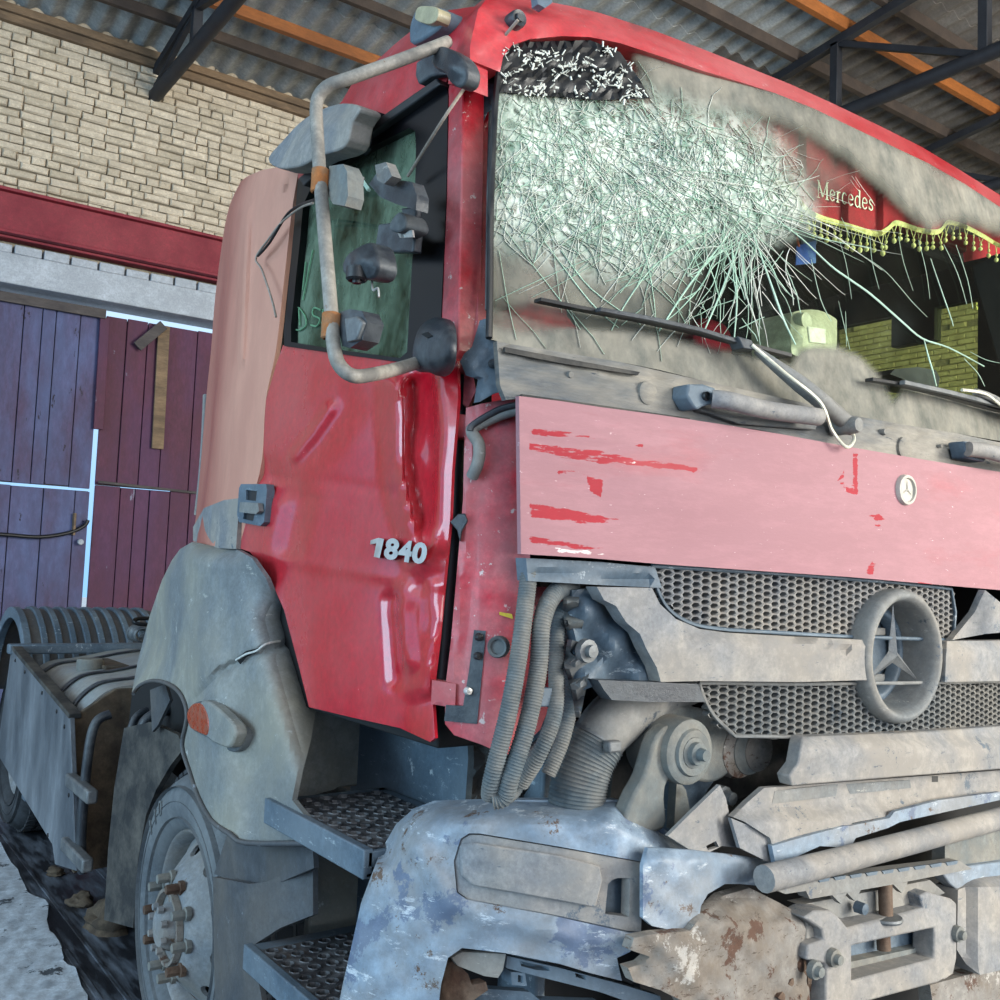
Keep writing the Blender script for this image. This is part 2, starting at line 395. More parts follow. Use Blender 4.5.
M['white_box'] = mat('cream_plastic', '#c9c6a4', '#a6a488', .5, .45, .6, 14., rough=.5, bump=.1)
M['blue'] = mat('blue_card', '#2b56a8', '#6f93c0', .5, .5, .56, 26., rough=.4)
M['orange'] = mat('orange_cord', '#c2552a', rough=.7)
M['brick'] = mat('whitewashed_brick', '#ddcfb8', '#c4b6a0', .75, .38, .66, 7., rough=.9, bump=.6, bscale=45, chips='#8c7a68', clo=.70, cscale=9)
M['brick2'] = mat('whitewashed_brick_darker', '#d2c4ad', '#b6a992', .75, .38, .66, 7., rough=.9, bump=.6, bscale=45, chips='#857462', clo=.69, cscale=11)  # slightly darker brick tone mixed in among the others
M['mortar'] = mat('whitewashed_mortar', '#b0a38d', '#857a68', .8, .4, .6, 12., rough=.95, bump=.6)
M['ybrick'] = mat('buff_brick', '#dccfa6', '#beb088', .7, .4, .62, 6., rough=.9, bump=.4)
M['redbeam'] = mat('maroon_beam', '#8e1f30', '#6b1c2c', .6, .4, .66, 2., rough=.6, bump=.1)
M['lintel'] = mat('whitewashed_lintel', '#b9c0c8', '#9da4ab', .6, .4, .66, 2., rough=.85, bump=.15)
M['plank_blue_light'] = mat('faded_red_plank_blue_light', '#4a3a58', '#5d6a92', .75, .40, .62, 2.2, stretch=(1, 1, .35), rough=.7, bump=.25, bscale=50, chips='#2a2230', clo=.68, cscale=9)  # dark red paint; the purple-blue is reflected light put into the colour
M['plankm'] = mat('maroon_plank', '#54223a', '#5c3f5f', .6, .42, .64, 2.2, stretch=(1, 1, .35), rough=.7, bump=.25, bscale=50, chips='#7f7f93', clo=.71, cscale=7)
M['wood'] = mat('weathered_wood', '#8a7258', '#5b4c3d', .7, .4, .62, 9., stretch=(.25, 1, 1), rough=.85, bump=.4)
M['wooddark'] = mat('grey_weathered_wood', '#5c5552', '#3b3638', .7, .4, .62, 9., stretch=(.25, 1, 1), rough=.85, bump=.4)
M['truss'] = mat('blackened_steel', '#22242b', '#34373d', .6, .4, .66, 4., rough=.6, bump=.2)
M['purlin'] = mat('dark_purlin', '#3d342f', '#57493f', .6, .4, .66, 4., rough=.8, bump=.2)
M['purlino'] = mat('orange_varnished_purlin', '#a0602c', '#6f4122', .6, .45, .7, 3., stretch=(.3, 1, 1), rough=.6, bump=.15)
M['sheet'] = mat('asbestos_roof_sheet', '#b0b5b6', '#858a8b', .8, .38, .66, 2.2, rough=.9, bump=.25, bscale=40)
M['sheet2'] = mat('brownish_roof_sheet', '#74706c', '#57524e', .8, .38, .66, 2.2, rough=.9, bump=.25, bscale=40)
M['floor'] = mat('wet_dark_floor_painted_sheen', '#2b2e34', '#7b8796', .85, .44, .64, 7., stretch=(2.2, .35, 1), rough=.38, bump=.5, bscale=30, rdust=.7)  # blue-grey streaks, brightened to stand in for a bluish sheen
M['snow'] = mat('trampled_snow', '#cdd8e2', '#8d98a4', .6, .52, .66, 9., rough=.8, bump=.7, bscale=25, chips='#4d545c', clo=.64, cscale=6)
M['cable'] = mat('black_cable', '#0d0d10', rough=.5, bump=0)
M['wire'] = mat('pale_wire', '#a79a8c', rough=.6, bump=0)
M['chalk'] = mat('green_chalk', '#6f9f78', rough=.9, bump=0)
M['yellow'] = mat('yellow_tag', '#d8b420', rough=.6, bump=0)
M['outside'] = mat('snowy_yard', '#d5dbe2', rough=.9, bump=.1)

# ------------------------------------------------------------------ setting
WY = 8.6
V, F = box_mesh((-16, -14, -.12), (13.2, 8.55, 0)); floor = struct(finish('floor', V, F, M['floor'], None, 0))
# strips of timber worn into the floor beside the wheel track
ft = []
for i, (x, w) in enumerate(((.05, .022), (.13, .016), (.42, .03))):
    finish('floor_strip', *box_mesh((x-w/2, 1.2+.03*i, -.02), (x+w/2, 7.6, .003+.002*(i % 2))), M['floor'], floor, 0, .003)
V, F = box_mesh((-20, 9.2, -.2), (26, 40, -.05)); struct(finish('floor_yard', V, F, M['outside'], None, 0))['label'] = 'snow covered yard behind the gate'

# wall_back: mortar slabs around the gate opening, then bricks proud of them
OX0, OX1, OZ = -.9, 3.05, 4.02
wb = struct(group_empty('wall_back', (4, WY, 0)), 'whitewashed brick wall above the wooden gate')
def slab(name, lo, hi, m, parent): return finish(name, *box_mesh(lo, hi), m, parent, 0)
slab('mortar_bed', (-4.5, WY+.025, OZ+.3), (13, WY+.35, 6.62), M['mortar'], wb)
slab('mortar_bed', (-4.5, WY+.025, 0), (OX0, WY+.35, OZ+.3), M['mortar'], wb)
slab('mortar_bed', (OX1, WY+.025, 0), (13, WY+.35, OZ+.3), M['mortar'], wb)
BW, BH, BD, J = .240, .070, .06, .009
def brick_mesh(seed, w, h, d):
    r = random.Random(seed); bm = bmesh.new(); bmesh.ops.create_cube(bm, size=1)
    for v in bm.verts: v.co = Vector((v.co.x*w, v.co.y*d, v.co.z*h))
    bmesh.ops.bevel(bm, geom=[e for e in bm.edges if all(v.co.y < 0 for v in e.verts)], offset=.011, segments=1, affect='EDGES')
    for v in bm.verts: v.co += Vector((r.uniform(-.004, .004), r.uniform(-.006, .004), r.uniform(-.0035, .0035)))
    me = bpy.data.meshes.new('brick'); bm.to_mesh(me); bm.free(); return me
bmesh_l = [brick_mesh(i, BW, BH, BD) for i in range(6)]; bmesh_s = [brick_mesh(20+i, BW/2-.006, BH, BD) for i in range(4)]
for i, me in enumerate(bmesh_l+bmesh_s): me.materials.append(M['brick'] if i % 3 else M['brick2'])
cand = []
z = OZ+.40+BH/2; row = 0
while z < 6.60:
    x = -.2+(row % 2)*(BW+J)/2+random.uniform(-.03, .03)
    while x < 7.0:
        short = random.random() < (.75 if row % 4 == 1 else .18); w = BW/2-.006 if short else BW
        cand.append((x+w/2, z, short)); x += w+J+random.uniform(-.003, .004)
    z += BH+J; row += 1
def projpx(p):
    c = RW @ (np.array(p)-CAM); return 500+FOC*c[0]/c[2], 500+FOC*c[1]/c[2]
vis = []
for c in cand:
    u, v = projpx((c[0], WY, c[1])); vis.append(-12 < u < 335 and v > -12 and u < 470-v*.95+0 and v < 250)
idx = [i for i, k in enumerate(vis) if k]; idx.sort(key=lambda i: (not cand[i][2], 0) and cand[i][0]); idx = set(idx[:298])
rest = []
for i, (x, z, short) in enumerate(cand):
    z += random.uniform(-.004, .004); y = WY+.0+random.uniform(-.006, .012); me = random.choice(bmesh_s if short else bmesh_l)
    if i in idx:
        o = bpy.data.objects.new('brick', me); COL.objects.link(o); o.location = (x, y, z); o.rotation_euler = (0, random.uniform(-.012, .012), 0); attach(o, wb)
    else:
        rest.append(([tuple(v.co+Vector((x, y, z))) for v in me.vertices], [tuple(p.vertices) for p in me.polygons]))
o = finish('brickwork', *join_into(rest), M['brick'], wb, 0); o['kind'] = 'stuff'
# brick course on the lintel, the white lintel and the red steel beam
lt = struct(box('trim_1', (OX0-.6, WY-.10, OZ-.06), (OX1+.8, WY+.3, OZ+.22), M['lintel'], None, .01), 'white lintel over the wooden gate')
x = OX0-.5
while x < OX1+.6:
    w = random.uniform(.23, .26); box('brick', (x, WY-.085+random.uniform(-.01, .005), OZ+.222), (x+w-.02, WY+.06, OZ+.222+random.uniform(.075, .09)), M['lintel'], lt, .008); x += w
V, F = [], []
box_mesh((OX0-2, WY-.24, OZ+.36), (OX1+2.5, WY+.0, OZ+.39), V, F); box_mesh((OX0-2, WY-.24, OZ+.74), (OX1+2.5, WY+.0, OZ+.77), V, F)
box_mesh((OX0-2, WY-.17, OZ+.36), (OX1+2.5, WY-.14, OZ+.77), V, F); box_mesh((OX0-2, WY-.14, OZ+.34), (OX1+2.5, WY, OZ+.42), V, F)
struct(finish('trim_2', V, F, M['redbeam'], None, 0, .006), 'long red steel beam across the brick wall')
# right wall, seen through the far cab window, and its upper boarding
wr = struct(group_empty('wall_right', (12.6, 2, 0)), 'buff brick wall seen through the cab windows')
slab('mortar_bed', (12.66, -14, 0), (12.9, WY+.3, 5.72), M['mortar'], wr)
slab('dark_boarding', (12.66, -14, 5.72), (12.9, WY+.3, 8.6), M['purlin'], wr)
ym = brick_mesh(91, BW, BH, BD); ym.transform(Matrix.Rotation(-math.pi/2, 4, 'Z')); rest = []
z = .1; row = 0
while z < 5.7:
    y = -6+(row % 2)*.124
    while y < 8.5:
        if random.random() > .02: rest.append(([tuple(v.co+Vector((12.64+random.uniform(-.012, .012), y, z))) for v in ym.vertices], [tuple(p.vertices) for p in ym.polygons]))
        y += BW+J
    z += BH+J+.006; row += 1
o = finish('brickwork', *join_into(rest), M['ybrick'], wr, 0); o['kind'] = 'stuff'

# wooden gate leaves: door_1 (dark red, bluish light painted in, left) and door_2 (maroon, right), each an upper and a lower run of planks
def leaf(name, label, x0, x1, ztop, mid, mtl, gap, widths, seed):
    r = random.Random(seed); d = struct(group_empty(name, (x0, WY+.12, 0)), label)
    for (za, zb, sh) in ((.06, mid-gap, .0), (mid+gap, ztop, .012)):
        x = x0; i = 0
        while x < x1-.02:
            w = min(r.choice(widths), x1-x)
            if x1-x-w < .06: w = x1-x
            y = WY+.12+sh+r.uniform(-.012, .012)
            V, F = box_mesh((x+.004, y, za+r.uniform(-.01, .01)), (x+w-.004, y+.035, zb+r.uniform(-.008, .004)))
            finish('plank', V, F, mtl, d, 0, .005); x += w; i += 1
    finish('gap_block_board', *box_mesh((x0+.01, WY+.165, .05), (x1-.012, WY+.185, mid-gap)), M['wooddark'], d, 0)  # unseen boards added to block daylight between the planks
    finish('gap_block_board', *box_mesh((x0+.01, WY+.165, mid+gap), (x1-.012, WY+.185, ztop-.02)), M['wooddark'], d, 0)
    return d
d1 = leaf('door_1', 'dark red plank gate leaf on the left, bluish light painted in', OX0+.05, 1.405, 3.92, 2.165, M['plank_blue_light'], .014, (.12, .16, .22, .28), 3)
d2 = leaf('door_2', 'maroon plank gate leaf beside the truck', 1.445, OX1-.03, 3.88, 2.215, M['plankm'], .004, (.14, .2, .24, .3), 5)
for d, x0, x1, zt in ((d1, OX0+.05, 1.40, 3.86), (d2, 1.445, OX1-.03, 3.9)):
    for z in (.5, 3.3): beam('gate_ledge', (x0, WY+.2, z), (x1, WY+.2, z), .05, .14, M['wooddark'], d)
beam('head_board', (OX0+.02, WY+.07, 3.87), (1.42, WY+.07, 3.87), .03, .09, M['wooddark'], d1)
beam('edge_batten', (1.43, WY+.095, 2.75), (1.42, WY+.095, 3.84), .03, .09, M['plankm'], d1)
beam('seam_strip', (1.46, WY+.09, 2.245), (2.42, WY+.09, 2.215), .02, .025, M['wooddark'], d2)
beam('hanging_batten', (1.985, WY+.085, 3.86), (2.0, WY+.085, 2.62), .03, .115, M['wood'], d2)
beam('batten_offcut', (1.97, WY+.05, 3.86), (1.73, WY+.05, 3.60), .03, .10, M['wooddark'], d2)
beam('latch_plate', (1.27, WY+.09, 1.93), (1.27, WY+.09, 1.72), .02, .08, M['wood'], d1)
lathe('latch_knob', [(0, -.03), (.025, -.03), (.03, 0), (.02, .03)], (1.335, WY+.07, 1.66), 'y', M['lintel'], d1, 14)
g = S_y(WY+.06)
tag(tube('cable', [pt(g, -20, 533), pt(g, 10, 535), pt(g, 40, 537), pt(g, 68, 533), pt(g, 84, 526), pt(g, 88, 520)], .018, M['cable'], None, 8, 5),
    'black cable looped across the left gate leaf', 'cable')

# ceiling: corrugated sheets on purlins
def roof_z(y): return 6.52+.125*(8.6-y)
ce = struct(group_empty('ceiling', (4, 0, 7)), 'corrugated roof of the shed')
SW, SL = 1.05, 1.62
def sheet_mesh(name, m):
    V, F = [], []; nx, ny = 56, 1; th = .008
    for k in (0, 1):
        for j in range(ny+1):
            for i in range(nx+1):
                x = -SW/2-.03+(SW+.06)*i/nx; y = -SL/2-.06+(SL+.12)*j/ny
                V.append((x, y, .026*math.cos(2*math.pi*x/.21)+k*th-.125*y+(.01 if j else 0)))
    q = (nx+1)*(ny+1)
    for j in range(ny):
        for i in range(nx):
            a = j*(nx+1)+i; F.append((a, a+1, a+nx+2, a+nx+1)[::-1]); F.append((a+q, a+1+q, a+nx+2+q, a+nx+1+q))
    for i in range(nx): F.append((i, i+1, i+1+q, i+q))
    me = bpy.data.meshes.new(name); me.from_pydata(V, [], F); me.materials.append(m); me.update(); return me
s1 = sheet_mesh('roof_sheet', M['sheet']); s2 = sheet_mesh('roof_sheet_brown', M['sheet2'])
for j in range(14):
    y = 8.75-SL/2-j*SL
    for i in range(16):
        x = -3.6+i*SW
        o = bpy.data.objects.new('roof_sheet', s2 if x > 5.2 and random.random() < .8 else s1); COL.objects.link(o)
        o.location = (x, y, roof_z(y)+.045+random.uniform(0, .004)); attach(o, ce)
for k, (y, m, w, h) in enumerate(((7.88, 'purlin', .06, .10), (7.41, 'purlino', .07, .11), (6.7, 'purlin', .06, .1), (5.9, 'purlin', .06, .1), (5.02, 'purlin', .07, .12),
        (4.44, 'purlino', .07, .12), (4.0, 'purlin', .07, .12), (3.1, 'purlin', .07, .12), (2.2, 'purlino', .07, .12), (1.2, 'purlin', .07, .12), (0, 'purlin', .07, .12), (-1.4, 'purlin', .07, .12), (-3, 'purlin', .07, .12))):
    beam('purlin', (-4.2, y, roof_z(y)-.05), (12.8, y, roof_z(y)-.05), w, h, M[m], ce)
for z, yy in ((6.50, WY-.05), (6.42, WY-.02)): beam('wall_plate', (-4.2, yy, z), (12.8, yy, z), .10, .075, M['wood'], ce)
# trusses
def truss(x, zb, label, ys):
    t = thing('roof_truss', (x, WY, zb), label, 'truss', 'roof trusses of the shed')
    off = .17
    V, F = tube_mesh([(x, WY+.05, zb), (x, -6, zb)], .066, 10); finish('bottom_chord', V, F, M['truss'], t, 60)
    beam('top_chord', (x, WY+.05, roof_z(WY)-.16), (x, -6, roof_z(-6)-off), .085, .085, M['truss'], t)
    for y in ys: beam('post', (x, y, zb), (x, y, roof_z(y)-off), .085, .085, M['truss'], t)
    prev = None
    for a, b in zip(ys, ys[1:]): beam('brace', (x, a, roof_z(a)-off), (x, b, zb), .06, .06, M['truss'], t)
    beam('brace', (x, ys[0]+1.5, zb), (x, ys[0], roof_z(ys[0])-off), .05, .05, M['truss'], t)
    return t
truss(1.72, 6.12, 'black steel truss landing on the brick wall above the gate', (7.4, 5.9, 4.4, 2.9, 1.4))
truss(7.1, 6.12, 'black steel truss above the windshield, nearer of the two over the cab roof', (7.6, 6.1, 4.55, 3.05, 1.5))
truss(9.85, 6.12, 'black steel truss at the right edge, behind the nearer truss', (7.0, 5.6, 4.3, 2.9, 1.4))
# trampled snow beside the wheel track, and clods of mud under the tank
sp = sm([(-30, 838), (0, 845), (18, 868), (30, 890), (48, 905), (50, 930), (62, 945), (64, 962), (78, 975), (88, 1005), (60, 1040), (-40, 1040)], 3)
sp = [(x+random.uniform(-2.5, 2.5), y+random.uniform(-3, 3)) for x, y in sp]
o = plate('snow', sp, S_z(.012), M['snow'], None, fn=lambda x, y: .004*np.sin(x*.31)*np.cos(y*.23), thick=.02, tdir=(0, 0, -1), step=6)
o['kind'] = 'stuff'; tag(o, 'trampled white snow beside the wheel track on the dark floor', 'snow')
def clod(name, c, s, seed, label):
    r = random.Random(seed); bm = bmesh.new(); bmesh.ops.create_icosphere(bm, subdivisions=3, radius=1)
    ph = [r.uniform(0, 6) for _ in range(6)]
    for v in bm.verts:
        n = v.co.copy(); k = 1+.22*math.sin(3*n.x+ph[0])+.18*math.sin(4*n.y+ph[1])+.12*math.sin(9*n.z+ph[2])+.07*math.sin(13*n.x+ph[3])
        v.co = Vector((n.x*k*s[0], n.y*k*s[1], max(-.25, n.z*k)*s[2]))
    V = [tuple(v.co+Vector(c)) for v in bm.verts]; F = [tuple(v.index for v in f.verts) for f in bm.faces]; bm.free()
    return tag(finish(name, V, F, M['mud'], None, 50), label, 'mud', 'clods of mud under the truck')
clod('mud_clod', (.24, 3.02, .018), (.09, .10, .075), 1, 'large brown clod of mud behind the front wheel')
clod('mud_clod', (.22, 3.35, .009), (.05, .06, .035), 2, 'small clod of mud just beyond the large one')
clod('mud_clod', (.22, 3.85, .006), (.045, .05, .025), 3, 'flat brown clod of mud on the wet strip below the steel plate')
# ================================================================== the truck
T = thing('truck', (XC, 3.0, 0), 'red semi truck with smashed cab and shattered windshield standing in the brick shed', 'truck')
def tent(poly, X, Y, w, closed=False): return np.clip(1-pdist(poly, X, Y, closed)/w, 0, 1)
def bump_(poly, X, Y, w): t = tent(poly, X, Y, w); return t*t*(3-2*t)
TX = (1, 0, 0); TY = (0, 1, 0)

# ---- running gear and inner darkness
for x in (.55, 1.5): box('frame_rail', (x, .45, .55), (x+.1, 6.2, .82), M['darkgrey'], T)
box('engine_block', (.75, .75, .5), (1.45, 1.7, 1.15), M['darkgrey'], T, .03)
box('radiator_dark_slab', (.42, .46, .55), (1.95, .56, 1.75), M['dark'], T, .01)  # near-black slab stands in for the darkness behind the grille
box('cross_member', (.05, .30, .30), (2.1, .45, .52), M['darkgrey'], T, .01)
# ---- cab shell
box('cab_floor', (.10, .32, 1.20), (2.1, 1.45, 1.28), M['dark'], T)
box('cab_rear_wall', (.10, 1.42, 1.2), (2.1, 1.47, 2.62), M['dark'], T)
box('cab_roof', (.14, .34, 2.60), (2.04, 1.47, 2.64), M['red'], T, .01)
box('roof_lining', (.14, .36, 2.56), (2.04, 1.44, 2.595), M['dark'], T, .01)
# far side of the cab with its window opening
fd = finish('far_door', *join_into([box_mesh((2.12, .2, 1.2), (2.16, 1.47, 1.9)), box_mesh((2.12, .20, 1.9), (2.16, .35, 2.6)),
    box_mesh((2.12, .90, 1.9), (2.16, 1.47, 2.6)), box_mesh((2.12, .35, 2.47), (2.16, .90, 2.6)), box_mesh((2.12, .50, 2.36), (2.16, .66, 2.5))]), M['dark'], T, 0)
box('dashboard', (.12, .22, 1.55), (2.08, .50, 1.80), M['dark'], T, .04)
beam('far_pillar', (2.10, .09, 1.25), (2.10, .10, 1.86), .10, .10, M['dark'], T); beam('far_pillar', (2.10, .10, 1.85), (2.05, .27, 2.55), .10, .10, M['dark'], T)
# red covered seat
sv = sm([(.0, 0), (.46, 0), (.48, .35), (.44, .62), (.33, .70), (.31, .86), (.15, .86), (.13, .70), (.02, .62), (-.02, .35)], 4)
def extr(name, poly, fmap, thick, m, parent, bevel=.02):
    n = len(poly); V = [fmap(a, b, 0) for a, b in poly]+[fmap(a, b, thick) for a, b in poly]
    F = [tuple(range(n))[::-1], tuple(range(n, 2*n))]+[(i, (i+1) % n, (i+1) % n+n, i+n) for i in range(n)]
    return finish(name, V, F, m, parent, 35, bevel)
extr('seat', sv, lambda a, b, t: (.62+a, .92+t+.1*b, 1.62+b), .14, M['seatred'], T, .03)
extr('seat', sv, lambda a, b, t: (1.45+a, .98+t+.1*b, 1.58+b), .14, M['seatred'], T, .03)
lathe('steering_wheel', [(.22+.018*math.cos(a), .018*math.sin(a)) for a in np.linspace(0, 2*math.pi, 9)[:-1]], (1.62, .62, 1.86), 'y', M['black'], T, 30, 60, True)

# ---- rear side panel of the cab, with its pressed contour
cols = [[(300, 164), (292, 210), (283, 290), (276, 350), (266, 400), (262, 460), (252, 500), (239, 548)],
        [(284, 166), (268, 215), (262, 290), (256, 350), (248, 400), (244, 460), (238, 500), (228, 548)],
        [(262, 170), (247, 213), (244, 290), (240, 350), (236, 400), (230, 460), (224, 500), (214, 546)],
        [(248, 176), (233, 214), (226, 290), (222, 350), (217, 400), (211, 460), (205, 500), (198, 544)],
        [(241, 181), (227, 215), (216, 290), (211, 350), (206, 400), (201, 460), (197, 505), (193, 542)]]
offc = [0, -.004, .0, .045, .13]
def loft(name, lines, offs, surf, m, parent, nu=24, nv=5, thick=.01, tdir=TX, fn=None):
    L = [sm(l, 6, False) for l in lines]; L = [[l[int(round(i*(len(l)-1)/nu))] for i in range(nu+1)] for l in L]
    rows = []; offr = []
    for k in range(len(L)-1):
        for j in range(nv if k < len(L)-2 else nv+1):
            t = j/nv; rows.append([(a[0]*(1-t)+b[0]*t, a[1]*(1-t)+b[1]*t) for a, b in zip(L[k], L[k+1])]); offr.append(offs[k]*(1-t)+offs[k+1]*t)
    A = np.array(rows); O = np.array(offr)[:, None]+np.zeros(A.shape[:2])
    if fn is not None: O = O+fn(A[..., 0], A[..., 1])
    P = surf(A[..., 0].ravel(), A[..., 1].ravel(), O.ravel()); R_, C_ = A.shape[:2]; n = R_*C_
    F = []
    for i in range(R_-1):
        for j in range(C_-1): a = i*C_+j; F.append((a, a+1, a+C_+1, a+C_))
    a, b, c = F[0][:3]
    if np.cross(P[b]-P[a], P[c]-P[a]) @ (CAM-P[a]) < 0: F = [f[::-1] for f in F]
    E = {}
    for f in F:
        for q in range(4): E[(f[q], f[(q+1) % 4])] = 1
    G = list(F)
    for (i, j) in E:
        if (j, i) not in E: G.append((j, i, i+n, j+n))
    G += [tuple(q+n for q in f[::-1]) for f in F]
    return finish(name, np.concatenate([P, P+np.array(tdir)*thick]), G, m, parent, 40)
press = [(284, 186), (252, 208), (247, 216), (244, 290), (241, 360)]
loft('cab_side_panel', cols, offc, S_door, M['salmon'], T, 40, 10, .012, TX, lambda x, y: -.012*bump_(press, x, y, 7)+.010*bump_([(p[0]-7, p[1]+3) for p in press], x, y, 7))
plate('cab_corner_trim', [(193, 541), (193, 527), (204, 508), (224, 500), (240, 498), (238, 520), (236, 549), (215, 548)], S_door, M['greylite'], T, -.012, lambda x, y: np.clip((225-x)/30, 0, 1)**2*.10, .02, TX, step=8)
tube('rear_edge_strip', [pt(S_door, 206, 395, .15), pt(S_door, 204, 440, .15), pt(S_door, 201, 480, .15), pt(S_door, 197, 515, .15)], .010, M['greylite'], T, 6)  # pale strip down the rear edge of the cab side

# ---- door
door_out = [(283, 345), (340, 353), (405, 362), (425, 372), (457, 352), (458, 400), (452, 470), (450, 520), (444, 580), (438, 640), (432, 690), (435, 738), (430, 742), (400, 728), (350, 717), (309, 707), (296, 655), (284, 610), (270, 578), (250, 552), (236, 547), (240, 510), (240, 470), (262, 462), (266, 400), (276, 365)]
r1 = [(398, 385), (399, 430), (402, 475), (410, 510), (420, 545), (423, 560)]; r2 = [(413, 385), (414, 420), (411, 455), (418, 500), (425, 540)]
def door_fn(x, y):
    d = -.026*tent(r1, x, y, 22)+.022*bump_(r2, x, y, 14)-.016*tent([(440, 375), (446, 430), (440, 490), (436, 540)], x, y, 18)
    d += .014*tent([(428, 380), (430, 450), (430, 520)], x, y, 12)
    d += -.010*tent([(295, 456), (312, 436), (331, 408)], x, y, 9)+.004*bump_([(290, 470), (320, 440), (345, 405)], x, y, 30)
    d += .002*bump_([(262, 478), (320, 480), (392, 492)], x, y, 9)-.0015*np.exp(-((y-(556+(x-265)*.16))/5)**2)*(x > 262)
    d += .0025*np.clip((y-(558+(x-265)*.16))/10, 0, 1)
    d += -.016*tent([(405, 590), (402, 612), (408, 660)], x, y, 14)+.012*bump_([(392, 600), (396, 680)], x, y, 14)-.012*tent([(420, 600), (424, 650), (418, 690)], x, y, 14)
    d += -.012*tent([(432, 585), (436, 620), (428, 690)], x, y, 10)-.020*np.clip((y-700)/40, 0, 1)*np.clip((x-405)/25, 0, 1)
    d += .0010*np.sin(x*.05+y*.03)
    d += .010*bump_([(262, 470), (300, 500), (290, 545)], x, y, 22)
    return d
door = plate('door', door_out, S_door, M['door'], T, 0, door_fn, .006, TX, step=4, smooth=60)
